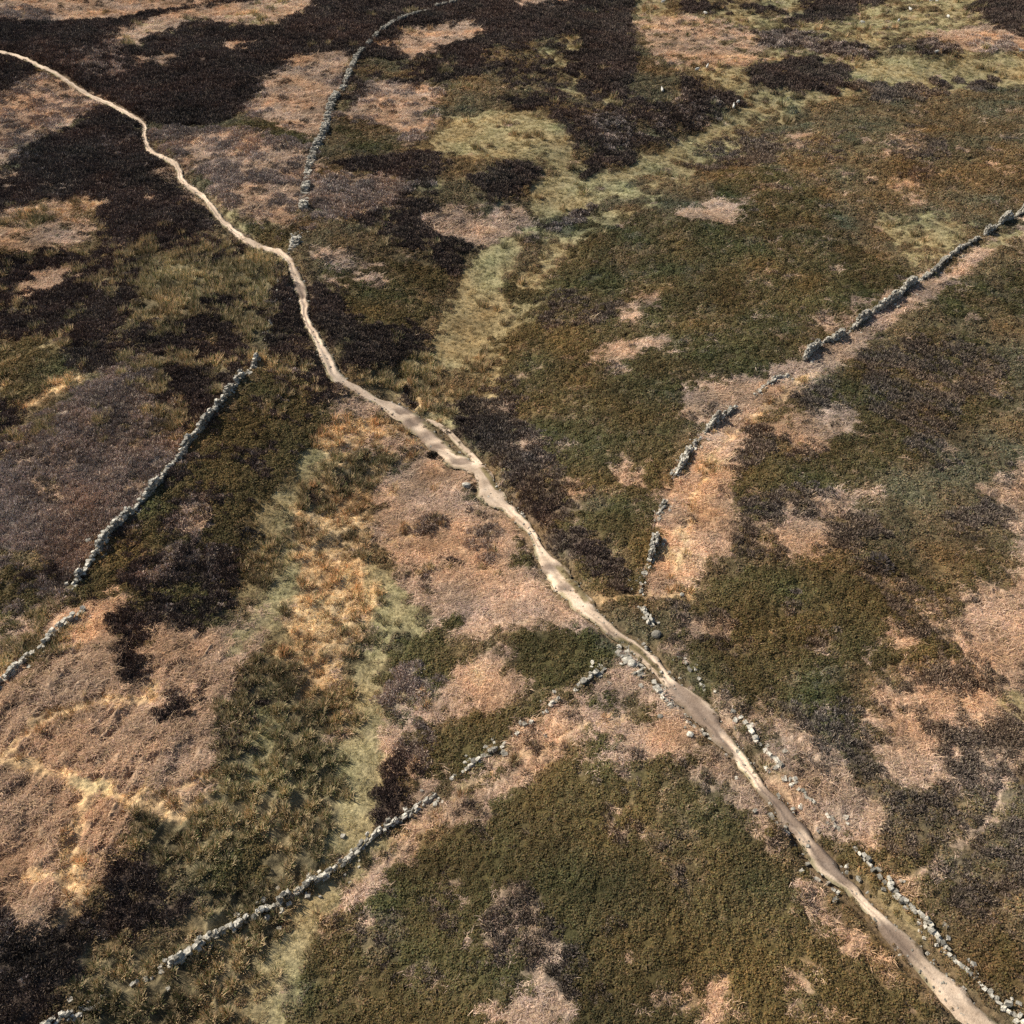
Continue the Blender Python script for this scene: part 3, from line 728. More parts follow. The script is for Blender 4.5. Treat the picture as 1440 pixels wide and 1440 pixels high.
def mult(nt, a, b):
    n = nt.nodes.new('ShaderNodeMix')
    n.data_type = 'RGBA'
    n.blend_type = 'MULTIPLY'
    n.inputs[0].default_value = 1
    nt.links.new(a, n.inputs[6])
    nt.links.new(b, n.inputs[7])
    return n.outputs[2]


def ramp(nt, src, stops):
    r = nt.nodes.new('ShaderNodeValToRGB')
    e = r.color_ramp.elements
    while len(e) < len(stops):
        e.new(.5)
    for k, (pos, c) in enumerate(stops):
        e[k].position = pos
        e[k].color = c if len(c) == 4 else (*c, 1)
    nt.links.new(src, r.inputs[0])
    return r.outputs[0]


def ground_material():
    m, nt, b, new, link = nodes('moor_ground')
    at_ = new('ShaderNodeAttribute')
    at_.attribute_name = 'cover'
    tc = new('ShaderNodeTexCoord')
    n1 = noise_node(nt, 5.0, 5, .75)
    n2 = noise_node(nt, 1.1, 4, .6)
    link(tc.outputs['Object'], n1.inputs['Vector'])
    link(tc.outputs['Object'], n2.inputs['Vector'])
    c = mult(nt, at_.outputs['Color'], ramp(nt, n1.outputs[0], [(.28, (.3, .3, .3)), (.5, (.9, .9, .9)), (.75, (1.8, 1.75, 1.7))]))
    c = mult(nt, c, ramp(nt, n2.outputs[0], [(.3, (.8, .8, .8)), (.7, (1.18, 1.16, 1.12))]))
    link(c, b.inputs['Base Color'])
    b.inputs['Roughness'].default_value = .95
    b.inputs['Specular IOR Level'].default_value = .1
    bp = new('ShaderNodeBump')
    bp.inputs['Strength'].default_value = .8
    bp.inputs['Distance'].default_value = .12
    link(n1.outputs[0], bp.inputs['Height'])
    link(bp.outputs[0], b.inputs['Normal'])
    return m


def plant_material(name, transl):
    m, nt, b, new, link = nodes(name)
    a1 = new('ShaderNodeAttribute')
    a1.attribute_type = 'INSTANCER'
    a1.attribute_name = 'tint'
    a2 = new('ShaderNodeAttribute')
    a2.attribute_name = 'leaf'
    c = mult(nt, a1.outputs['Color'], a2.outputs['Color'])
    link(c, b.inputs['Base Color'])
    b.inputs['Roughness'].default_value = .85
    b.inputs['Specular IOR Level'].default_value = .12
    if transl:
        t = new('ShaderNodeBsdfTranslucent')
        link(c, t.inputs['Color'])
        mx = new('ShaderNodeMixShader')
        mx.inputs[0].default_value = transl
        out = nt.nodes['Material Output']
        link(b.outputs[0], mx.inputs[1])
        link(t.outputs[0], mx.inputs[2])
        link(mx.outputs[0], out.inputs[0])
    return m


def path_material():
    m, nt, b, new, link = nodes('trodden_sandy_gravel')
    at_ = new('ShaderNodeAttribute')
    at_.attribute_name = 'wear'
    tc = new('ShaderNodeTexCoord')
    n1 = noise_node(nt, .8, 5, .65)
    n2 = noise_node(nt, 9, 4, .7)
    for n in (n1, n2):
        link(tc.outputs['Object'], n.inputs['Vector'])
    c1 = ramp(nt, n1.outputs[0], [(.28, (.44, .325, .225)), (.5, (.60, .46, .33)), (.72, (.72, .575, .43))])
    c = mult(nt, c1, ramp(nt, n2.outputs[0], [(.25, (.62, .6, .58)), (.5, (1, 1, 1)), (.8, (1.25, 1.24, 1.22))]))
    c = mult(nt, c, at_.outputs['Color'])
    link(c, b.inputs['Base Color'])
    b.inputs['Roughness'].default_value = .92
    b.inputs['Specular IOR Level'].default_value = .15
    bp = new('ShaderNodeBump')
    bp.inputs['Strength'].default_value = .6
    bp.inputs['Distance'].default_value = .06
    link(n2.outputs[0], bp.inputs['Height'])
    link(bp.outputs[0], b.inputs['Normal'])
    return m


def stone_material(name, lo, mid, hi):
    m, nt, b, new, link = nodes(name)
    oi = new('ShaderNodeObjectInfo')
    tc = new('ShaderNodeTexCoord')
    n1 = noise_node(nt, 3.2, 5, .65)
    va = new('ShaderNodeVectorMath')
    va.operation = 'ADD'
    link(tc.outputs['Object'], va.inputs[0])
    link(oi.outputs['Location'], va.inputs[1])
    link(va.outputs[0], n1.inputs['Vector'])
    c = ramp(nt, n1.outputs[0], [(.3, lo), (.5, mid), (.68, hi)])
    rr = ramp(nt, oi.outputs['Random'], [(0, (.4, .4, .38)), (.5, (.9, .9, .87)), (1, (1.35, 1.35, 1.3))])
    link(mult(nt, c, rr), b.inputs['Base Color'])
    b.inputs['Roughness'].default_value = .9
    b.inputs['Specular IOR Level'].default_value = .2
    return m


MG = ground_material()
MP = path_material()
MSTONE = stone_material('lichened_gritstone', (.20, .185, .155), (.46, .42, .35), (.76, .71, .62))


def tag(o, label=None, cat=None, group=None, kind=None):
    for k, v in (('label', label), ('category', cat), ('group', group), ('kind', kind)):
        if v:
            o[k] = v
    return o


# ------------------------------------------------------------------ mesh from arrays
def mesh_from(name, v, quads=None, tris=None, mat=None, smooth=True, cols=None):
    me = bpy.data.meshes.new(name)
    v = np.asarray(v, np.float32)
    me.vertices.add(len(v))
    me.vertices.foreach_set('co', v.ravel())
    faces, starts, n = [], [], 0
    if quads is not None and len(quads):
        q = np.asarray(quads, np.int32)
        faces.append(q.ravel())
        starts.append(np.arange(len(q)) * 4)
        n = len(q) * 4
    if tris is not None and len(tris):
        t = np.asarray(tris, np.int32)
        faces.append(t.ravel())
        starts.append(n + np.arange(len(t)) * 3)
    f = np.concatenate(faces)
    st = np.concatenate(starts).astype(np.int32)
    me.loops.add(len(f))
    me.loops.foreach_set('vertex_index', f.astype(np.int32))
    me.polygons.add(len(st))
    me.polygons.foreach_set('loop_start', st)
    me.polygons.foreach_set('use_smooth', np.full(len(st), smooth))
    if cols:
        for nm, c in cols.items():
            a = me.attributes.new(nm, 'FLOAT_COLOR', 'POINT')
            c4 = np.ones((len(v), 4), np.float32)
            c4[:, :3] = c
            a.data.foreach_set('color', c4.ravel())
    me.update(calc_edges=True)
    me.validate(verbose=False)
    if mat:
        me.materials.append(mat)
    return me


def link_mesh(name, me, parent=None, loc=None):
    o = bpy.data.objects.new(name, me)
    COL.objects.link(o)
    if parent:
        o.parent = parent
    if loc is not None:
        o.location = loc
    return o


def grid_quads(nr, nc):
    i = np.arange(nr - 1)[:, None] * nc + np.arange(nc - 1)[None]
    return np.stack([i, i + 1, i + nc + 1, i + nc], -1).reshape(-1, 4)


# ------------------------------------------------------------------ the ground, one sheet
def build_ground():
    ang = np.linspace(math.radians(83), math.radians(9.6), 860)
    yd = CAM_H / np.tan(ang)
    yd = np.concatenate([yd[:1] - np.array([6000, 2500, 1000, 400, 150, 60, 25, 10, 4.]), yd, yd[-1] + np.array([8, 20, 45, 90, 180, 400, 1000, 2500, 6000.])])
    u = np.linspace(-1, 1, 1000)
    far = np.array([1.15, 1.4, 1.9, 3, 6, 14, 40, 110])
    u = np.concatenate([-far[::-1], u, far])
    yc = np.clip(yd, 3, 320)
    hw = np.hypot(yc, CAM_H) * .585 + 6
    x = hw[:, None] * u[None]
    y = np.repeat(yd[:, None], len(u), 1)
    xf, yf = x.ravel(), y.ravel()
    pd = sample(PATHD, xf, yf)
    wts = cover(xf, yf)
    z = hmac(xf, yf) + micro(xf, yf, wts, pd) + carve_z(xf, yf, pd)
    c = tone(xf, yf, wts * SOIL[:, None])
    near = (1 - sstep(.1, .8, pd))[:, None]                         # trodden earth under and beside the path
    c = c * (1 - near * .8) + np.array([.20, .14, .085], np.float32) * near * .8
    me = mesh_from('moor_ground', np.stack([xf, yf, z], -1), grid_quads(*x.shape), None, MG, True, {'cover': c})
    o = link_mesh('moorland_ground', me)
    tag(o, 'open moorland ground of heather, bracken and grass patches', 'ground', kind='structure')
    return o


build_ground()


# ------------------------------------------------------------------ the footpath and its side trails
def ribbon(name, left, right, nc, zoff, mat, parent=None, wear=None, jit=.24):
    left, right = np.array(left), np.array(right)
    n = len(left)
    wid = np.hypot(*(right - left).T)
    jl = fbm(left[:, 0], left[:, 1], 1.1, 3, 51, .7) * jit * np.clip(wid, .3, 2)
    jr = fbm(right[:, 0], right[:, 1], 1.1, 3, 52, .7) * jit * np.clip(wid, .3, 2)
    d = (right - left) / np.maximum(wid, 1e-3)[:, None]
    left = left - d * jl[:, None] - d * .06
    right = right + d * jr[:, None] + d * .06
    t = np.linspace(0, 1, nc)
    x = left[:, :1] * (1 - t) + right[:, :1] * t
    y = left[:, 1:] * (1 - t) + right[:, 1:] * t
    edge = np.abs(t * 2 - 1) ** 6
    z = hmac(x, y) + zoff + .05 * fbm(x, y, 1.0, 3, 53) - .09 * edge[None] + .03 * (1 - np.cos(t * 4 * math.pi))[None]
    cols = None
    mid = (left + right) / 2
    along = np.concatenate([[0], np.cumsum(np.hypot(*np.diff(mid, axis=0).T))])[:, None]
    across = (t[None] - .5) * np.clip(wid, .5, 9)[:, None]
    n_ = fbm(x * 1.0, y * 1.0, 1.6, 3, 54)
    lanes = fbm(along * .22 + 0 * across, across * 1.5, 1.0, 3, 58)
    wr = np.clip(1.0 + .2 * n_ + .42 * lanes, .45, 1.45)
    green = sstep(.62, 1.0, np.abs(t * 2 - 1)[None] + .4 * fbm(x, y, 1.5, 3, 55) + .15 * lanes)[..., None]
    wc = wr[..., None] * (1 - green * np.array([.52, .47, .56]))
    if wear is not None:
        wc = wear(x, y, wc)
    me = mesh_from(name, np.stack([x, y, z], -1).reshape(-1, 3), grid_quads(n, nc), None, mat, True, {'wear': wc.reshape(-1, 3)})
    return link_mesh(name, me, parent)


def stretch(pts, rad):
    p = W(pts)

    def f(x, y):
        dm = np.full(x.shape, 1e9)
        for (ax, ay), (bx, by) in zip(p[:-1], p[1:]):
            q, _ = seg_dist(x, y, ax, ay, bx, by)
            dm = np.minimum(dm, q)
        return 1 - sstep(rad * .72, rad * 1.1, dm + .28 * rad * fbm(x, y, .9, 3, 57))
    return f


DAMP = [stretch([(950, 975), (975, 1000), (1000, 1015)], 1.0), stretch([(1008, 1040), (1025, 1060)], .45), stretch([(1155, 1192), (1190, 1232)], .7),
        stretch([(1100, 1140), (1118, 1158)], .7), stretch([(1250, 1312), (1272, 1336)], .8), stretch([(874, 898), (905, 918), (925, 940)], .22), stretch([(682, 662), (692, 678), (702, 690)], .25),
        stretch([(1075, 1110), (1090, 1128)], .4), stretch([(418, 398), (424, 415)], .5),         stretch([(562, 577), (578, 575)], .6), stretch([(573, 596), (592, 587)], .72), stretch([(592, 614), (612, 608)], .72), stretch([(602, 629), (622, 622)], .72), stretch([(643, 648), (657, 647)], .6), stretch([(764, 799), (779, 796)], .62),
        stretch([(791, 825), (801, 824)], .45)]
TURFS = [stretch([(606, 596), (620, 604), (634, 620), (648, 634)], .75), stretch([(787, 796), (800, 812), (814, 828), (826, 843)], .3), stretch([(679, 657), (690, 672), (700, 688)], .28),
         stretch([(873, 897), (900, 915), (915, 930)], .2), stretch([(893, 908), (915, 930), (930, 946)], .2)]


def TURF(x, y):
    return np.maximum.reduce([f(x, y) for f in TURFS])




def wear(x, y, wc):
    for f in DAMP:
        a = f(x, y)[..., None] * .88
        wc = wc * (1 - a) + a * np.array([.36, .34, .35]) * (.75 + .25 * wc)
    a = TURF(x, y)[..., None] * .9
    return wc * (1 - a) + a * np.array([.32, .33, .22])


foot = tag(ribbon('footpath', EDGES[:, :2], EDGES[:, 2:], 25, PATH_Z, MP, None, wear), 'pale sandy footpath crossing the moor from corner to corner', 'footpath', kind='structure')
for c, (p, w, l) in zip(SIDEW, SIDE):
    tn = np.gradient(c, axis=0)
    tn /= np.linalg.norm(tn, axis=1)[:, None]
    nr = np.stack([tn[:, 1], -tn[:, 0]], -1) * w / 2
    s_ = ribbon('side_trail', c - nr, c + nr, 7, PATH_Z + .025, MP, foot)
    s_['label'] = l


# ------------------------------------------------------------------ plants
def strip(v, q, c, base, dirh, length, width, rise, droop, col, seg=2):
    """a narrow arching blade"""
    d = np.array([math.cos(dirh), math.sin(dirh), 0])
    s = np.array([-d[1], d[0], 0])
    i0 = len(v)
    for k in range(seg + 1):
        t = k / seg
        p = np.array(base) + d * length * t + np.array([0, 0, rise * t - droop * t * t])
        w = width * (1 - .75 * t) / 2
        tilt = np.array([0, 0, .35 * w])
        v.append(p - s * w - tilt)
        v.append(p + s * w + tilt)
        c += [col, col]
    for k in range(seg):
        a = i0 + 2 * k
        q.append((a, a + 1, a + 3, a + 2))


def proto(kind, n, seed):
    r = random.Random(seed)
    v, q, c = [], [], []
    if kind == 'bracken':
        for _ in range(50):
            a = r.gauss(.9, .9)
            x, y = r.uniform(-.4, .4), r.uniform(-.4, .4)
            k = r.choice((.6, .8, 1, 1, 1.15, 1.35))
            strip(v, q, c, (x, y, r.uniform(0, .16)), a + (math.pi if r.random() < .4 else 0), r.uniform(.14, .5), r.uniform(.022, .05), r.uniform(-.02, .26), r.uniform(.05, .26), (k, k * r.uniform(.92, 1.04), k * r.uniform(.85, 1.08)))
    elif kind in ('heather', 'bilberry'):
        nn = 84 if kind == 'heather' else 74
        for _ in range(nn):
            a, rad = r.uniform(0, 6.283), math.sqrt(r.random()) * .42
            zz = (.3 if kind == 'heather' else .26) * (1 - (rad / .46) ** 2) + r.uniform(-.05, .05)
            p = np.array([rad * math.cos(a), rad * math.sin(a), zz])
            nrm = np.array([p[0] * 1.6 + r.gauss(0, .35), p[1] * 1.6 + r.gauss(0, .35), .5 + r.random() * .5])
            nrm /= np.linalg.norm(nrm)
            t1 = np.cross(nrm, (r.gauss(0, 1), r.gauss(0, 1), .2))
            t1 /= np.linalg.norm(t1)
            t2 = np.cross(nrm, t1)
            if kind == 'heather':                                    # upright sprigs
                l, w = r.uniform(.06, .16), r.uniform(.014, .034)
                k = r.choice((.6, .75, .9, 1, 1.1, 1.3, 1.7))
                pts = [p - t1 * w - nrm * .08, p + t1 * w - nrm * .08, p + t1 * w * .6 + nrm * l, p - t1 * w * .6 + nrm * l]
                col = (k, k * r.uniform(.93, 1.03), k * r.uniform(.9, 1.1))
            else:                                                     # small leafy shoots
                l, w = r.uniform(.04, .085), r.uniform(.03, .06)
                k = r.choice((.7, .85, .95, 1, 1.1, 1.3))
                pts = [p - t1 * l, p + t2 * w, p + t1 * l + nrm * .03, p - t2 * w]
                col = (k * r.uniform(.85, 1.25), k, k * r.uniform(.8, 1.2))
            i0 = len(v)
            v += pts
            c += [col] * 4
            q.append((i0, i0 + 1, i0 + 2, i0 + 3))
    elif kind == 'grass':
        for _ in range(34):
            a = r.uniform(0, 6.283)
            rad = math.sqrt(r.random()) * .33
            k = r.choice((.6, .8, 1, 1, 1.2, 1.4))
            strip(v, q, c, (rad * math.cos(a * 1.7), rad * math.sin(a * 1.7), 0), a, r.uniform(.14, .36), r.uniform(.018, .04), r.uniform(.16, .34), r.uniform(.05, .22), (k * r.uniform(.9, 1.1), k, k * r.uniform(.8, 1.1)))
    elif kind == 'rush':
        for _ in range(76):
            a = r.uniform(0, 6.283)
            rad = math.sqrt(r.random()) * .27
            straw = r.random() < .66
            k = r.choice((.7, .85, 1, 1.15))
            col = (k * 1.15, k * 1.05, k * 1.05) if straw else (k * .3, k * .4, k * .28)
            strip(v, q, c, (rad * math.cos(a), rad * math.sin(a), 0), a + r.gauss(0, .7), r.uniform(.06, .26), r.uniform(.025, .05), r.uniform(.4, .75) * (1 - rad * 1.2), r.uniform(.0, .3), col, 3)
    me = mesh_from(kind + '_tuft', np.array(v), q, None, None, False, {'leaf': np.array(c)})
    return bpy.data.objects.new(kind + '_tuft', me)


MATS = {'bracken': plant_material('dead_bracken', .15), 'heather': plant_material('heather_sprigs', .0), 'bilberry': plant_material('bilberry_leaves', .1), 'grass': plant_material('moor_grass_blades', .2), 'rush': plant_material('rush_stems', .15)}
PROTO = {}
for kind in MATS:
    pc = bpy.data.collections.new(kind + '_tufts')
    for s in range(5):
        o = proto(kind, 5, 100 + s)
        o.data.materials.append(MATS[kind])
        pc.objects.link(o)
    PROTO[kind] = pc


def scatter_points():
    xs, ys = [], []
    for y0 in np.arange(10, 262, 2.0):
        dist = math.hypot(y0, CAM_H)
        rho = float(np.clip(11.0 * (72 / dist) ** 1.25, 1.8, 13.0))
        hw = dist * .585 + 4
        n = int(rho * 2 * hw * 2.0)
        xs.append(RNG.uniform(-hw, hw, n))
        ys.append(RNG.uniform(y0, y0 + 2, n))
    return np.concatenate(xs), np.concatenate(ys)


def gn_scatter(name, kind, x, y, z, scale, tint, label, cat):
    me = bpy.data.meshes.new(name)
    n = len(x)
    me.vertices.add(n)
    me.vertices.foreach_set('co', np.stack([x, y, z], -1).astype(np.float32).ravel())
    a = me.attributes.new('size', 'FLOAT', 'POINT')
    a.data.foreach_set('value', scale.astype(np.float32))
    a = me.attributes.new('which', 'INT', 'POINT')
    a.data.foreach_set('value', RNG.integers(0, 5, n).astype(np.int32))
    rot = np.stack([RNG.normal(0, .12, n), RNG.normal(0, .12, n), RNG.normal(0, .7, n) if kind == 'bracken' else RNG.uniform(0, 6.28, n)], -1).astype(np.float32)
    a = me.attributes.new('turn', 'FLOAT_VECTOR', 'POINT')
    a.data.foreach_set('vector', rot.ravel())
    a = me.attributes.new('tint', 'FLOAT_COLOR', 'POINT')
    t4 = np.ones((n, 4), np.float32)
    t4[:, :3] = tint
    a.data.foreach_set('color', t4.ravel())
    me.update()
    o = link_mesh(name, me)
    ng = bpy.data.node_groups.new(name + '_scatter', 'GeometryNodeTree')
    ng.interface.new_socket('Geometry', in_out='INPUT', socket_type='NodeSocketGeometry')
    ng.interface.new_socket('Geometry', in_out='OUTPUT', socket_type='NodeSocketGeometry')
    N, L = ng.nodes.new, ng.links.new
    gi, go = N('NodeGroupInput'), N('NodeGroupOutput')
    ci = N('GeometryNodeCollectionInfo')
    ci.inputs['Collection'].default_value = PROTO[kind]
    ci.inputs['Separate Children'].default_value = True
    ci.inputs['Reset Children'].default_value = True
    ip = N('GeometryNodeInstanceOnPoints')
    ip.inputs['Pick Instance'].default_value = True

    def attr(nm, dt):
        k = N('GeometryNodeInputNamedAttribute')
        k.data_type = dt
        k.inputs['Name'].default_value = nm
        return k.outputs['Attribute']
    L(gi.outputs[0], ip.inputs['Points'])
    L(ci.outputs[0], ip.inputs['Instance'])
    L(attr('which', 'INT'), ip.inputs['Instance Index'])
    e2r = N('FunctionNodeEulerToRotation')
    L(attr('turn', 'FLOAT_VECTOR'), e2r.inputs[0])
    L(e2r.outputs[0], ip.inputs['Rotation'])
    L(attr('size', 'FLOAT'), ip.inputs['Scale'])
    L(ip.outputs[0], go.inputs[0])
    md = o.modifiers.new('scatter', 'NODES')
    md.node_group = ng
    tag(o, label, cat, kind='stuff')
    return o


def build_plants():
    x, y = scatter_points()
    pd = sample(PATHD, x, y)
    turf = TURF(x, y) > .5
    wr = sample(COV[R], x, y)
    thin = RNG.random(len(x)) > .72 * wr
    thin &= ~(on_trod(x, y) & (RNG.random(len(x)) < .88))
    keep = thin & (pd > RNG.random(len(x)) ** 2 * .4 - .14) | (turf & (RNG.random(len(x)) < .6))
    x, y, pd = x[keep], y[keep], pd[keep]
    w = cover(x, y)
    cum = np.cumsum(w, 0) / np.maximum(w.sum(0), 1e-6)
    t = (RNG.random(len(x))[None] > cum).sum(0).clip(0, NT - 1)
    one = np.zeros((NT, len(x)), np.float32)
    one[t, np.arange(len(x))] = 1
    tint = tone(x, y, one) * RNG.uniform(.84, 1.18, (len(x), 1)).astype(np.float32)
    z = surf(x, y) - .04
    z = np.where(pd < .1, hmac(x, y) + PATH_Z + .02, z)
    dist = np.hypot(y, CAM_H)
    size = .84 * np.clip((dist / 70) ** .6, .82, 1.85) * RNG.uniform(.7, 1.3, len(x)) * (.45 + .55 * sstep(.1, .8, pd))
    r = RNG.random(len(x))
    kinds = {'bracken': ((t == P) & (r < .92)) | (t == Q) | ((t == M) & (r < .18)), 'grass': (t == G) | ((t == O) & (r < .9)) | ((t == M) & (r > .72)) | ((t == P) & (r >= .92)),
             'rush': (t == R) | ((t == O) & (r >= .9)), 'heather': (t == D) | (t == H) | (t == K), 'bilberry': (t == B) | ((t == M) & (r >= .18) & (r <= .72))}
    info = {'bracken': ('dead_bracken', 'flattened dead bracken, pinkish tan, in broad patches', 'bracken'), 'grass': ('moor_grass', 'pale olive and straw grass along the damp valley strips', 'grass'),
            'rush': ('rush_tussocks', 'mass of dark green and straw rush tussocks', 'rushes'), 'heather': ('heather', 'dark and grey-brown heather covering the moor', 'heather'),
            'bilberry': ('bilberry_cover', 'low olive-green and russet bilberry covering the slopes', 'ground cover')}
    for k, m in kinds.items():
        sc = size[m] * (1.0 if k != 'grass' else .85)
        if k == 'grass':
            sc = sc * np.where(t[m] == O, 1.2, .9)
        if k == 'rush':
            sc = sc * 1.3
        gn_scatter(info[k][0], k, x[m], y[m], z[m], sc, tint[m], info[k][1], info[k][2])
    print('plants', len(x))


build_plants()


# ------------------------------------------------------------------ stones
def stone_mesh(seed):
    r = np.random.default_rng(seed)
    g = np.array([(i, j, k) for i in (-1, 0, 1) for j in (-1, 0, 1) for k in (-1, 0, 1) if (i, j, k) != (0, 0, 0)], float)
    idx = {tuple(int(q) for q in p): n for n, p in enumerate(g)}
    q = []
    for ax in range(3):
        o1, o2 = (ax + 1) % 3, (ax + 2) % 3
        for s in (-1, 1):
            for a in (-1, 0):
                for b in (-1, 0):
                    f = []
                    for da, db in ((0, 0), (1, 0), (1, 1), (0, 1)):
                        p = [0, 0, 0]
                        p[ax], p[o1], p[o2] = s, a + da, b + db
                        f.append(idx[tuple(p)])
                    q.append(f if s > 0 else f[::-1])
    ln = np.linalg.norm(g, axis=1)
    v = g * (1 / np.maximum(ln, 1) ** .3)[:, None] * np.array([1.08, 1, 1])
    v += r.normal(0, .12, v.shape)
    return mesh_from('stone', v * .5, q, None, MSTONE, False)


STONES = [stone_mesh(200 + k) for k in range(10)]
SV = [np.array([vv.co[:] for vv in m.vertices]) for m in STONES]
SQ = np.array([p.vertices[:] for p in STONES[0].polygons])


def wall_stones(pts, height, thick, keep, seed):
    """positions of the stones of a dry stone wall: list of (x, y, z, sx, sy, sz, rz, tilt)"""
    r = random.Random(seed)
    c = resample(W(pts), .25)
    seg = np.hypot(*np.diff(c, axis=0).T)
    cum = np.concatenate([[0], np.cumsum(seg)])
    total = cum[-1]
    out = []
    courses = max(1, int(round(height / .2)))
    prof = lambda s: height * max(.12, .62 + .95 * float(fbm(np.array([s]), np.array([seed * 3.1]), 2.4, 3, seed % 7, .65)[0]))
    for k in range(courses):
        lanes = (-1, 1) if thick > .3 else (0,)
        for ln in lanes:
            s = r.uniform(0, .3)
            while s < total:
                L = r.uniform(.15, .34)
                h = prof(s)
                edge = min(s, total - s)
                h *= min(1, .35 + edge / 1.2)
                if (k * .2 < h or (k == 0 and r.random() < .7)) and r.random() < keep:
                    j = min(max(int(np.searchsorted(cum, s)) - 1, 0), len(c) - 2)
                    t = (s - cum[j]) / max(seg[j], 1e-6)
                    p = c[j] + (c[j + 1] - c[j]) * t
                    d = (c[j + 1] - c[j]) / max(seg[j], 1e-6)
                    nrm = np.array([-d[1], d[0]])
                    top = (k + 1) * .2 >= h
                    off = ln * thick * .25 * (1 - .18 * k / max(courses, 1)) + r.gauss(0, .09)
                    q = p + nrm * off
                    out.append([q[0], q[1], .08 + k * .2, L * 1.08, (thick * .55 if lanes[0] else thick) * r.uniform(.6, 1.2), r.uniform(.17, .25) * (1.0 if not top else r.uniform(.8, 1.6)), math.atan2(d[1], d[0]) + r.gauss(0, .18), r.gauss(0, .06 if not top else .35), top])
                s += L * r.uniform(.9, 1.05)
    # stones fallen beside the wall
    for _ in range(int(total * 2.2)):
        j = r.randrange(len(c) - 1)
        d = (c[j + 1] - c[j]) / max(seg[j], 1e-6)
        nrm = np.array([-d[1], d[0]])
        q = c[j] + nrm * r.choice((-1, 1)) * (thick * .5 + abs(r.gauss(0, .5)))
        z = r.uniform(.1, .3)
        out.append([q[0], q[1], .06, z * 1.2, z, z * .7, r.uniform(0, 6.28), r.gauss(0, .3), True])
    return out


def base_z(x, y):
    return surf(np.asarray(x), np.asarray(y))


def build_wall(name, label, cat, group, pts, height, thick, keep, seed, singles):
    thick, height = thick * .6 if thick < .8 else thick, height * .85
    st = wall_stones(pts, height, thick, keep, seed)
    a = np.array([s[:8] for s in st])
    top = np.array([s[8] for s in st])
    z = base_z(a[:, 0], a[:, 1])
    zb = hmac(a[:, 0], a[:, 1]) + .05
    z = np.minimum(z, zb + .15)
    cx, cy = a[:, 0].mean(), a[:, 1].mean()
    root = bpy.data.objects.new(name, None)
    COL.objects.link(root)
    root.location = (cx, cy, float(hmac(np.array([cx]), np.array([cy]))[0]))
    tag(root, label, cat, group, 'thing')
    order = np.argsort(np.where(top, 0, 1e4) + np.hypot(np.hypot(a[:, 0], a[:, 1]), CAM_H) - 60 * a[:, 3] * a[:, 4])
    single = set(order[:singles].tolist())
    r = random.Random(seed)
    vs, qs, n = [], [], 0
    rz0 = root.location
    for i, (x, y, zz, sx, sy, sz, rz, tl) in enumerate(a):
        k = r.randrange(10)
        loc = (x - rz0[0], y - rz0[1], z[i] + zz - rz0[2])
        e = Euler((tl, r.gauss(0, .1), rz))
        if i in single:
            o = bpy.data.objects.new('stone', STONES[k])
            COL.objects.link(o)
            o.parent = root
            o.location = loc
            o.rotation_euler = e
            o.scale = (sx, sy, sz)
        else:
            m = np.array(e.to_matrix())
            v = (SV[k] * np.array([sx, sy, sz])) @ m.T + np.array(loc)
            vs.append(v)
            qs.append(SQ + n)
            n += len(v)
    if vs:
        o = link_mesh('small_stones', mesh_from('small_stones', np.concatenate(vs), np.concatenate(qs), None, MSTONE, False), root)
        o['kind'] = 'stuff'
    return root


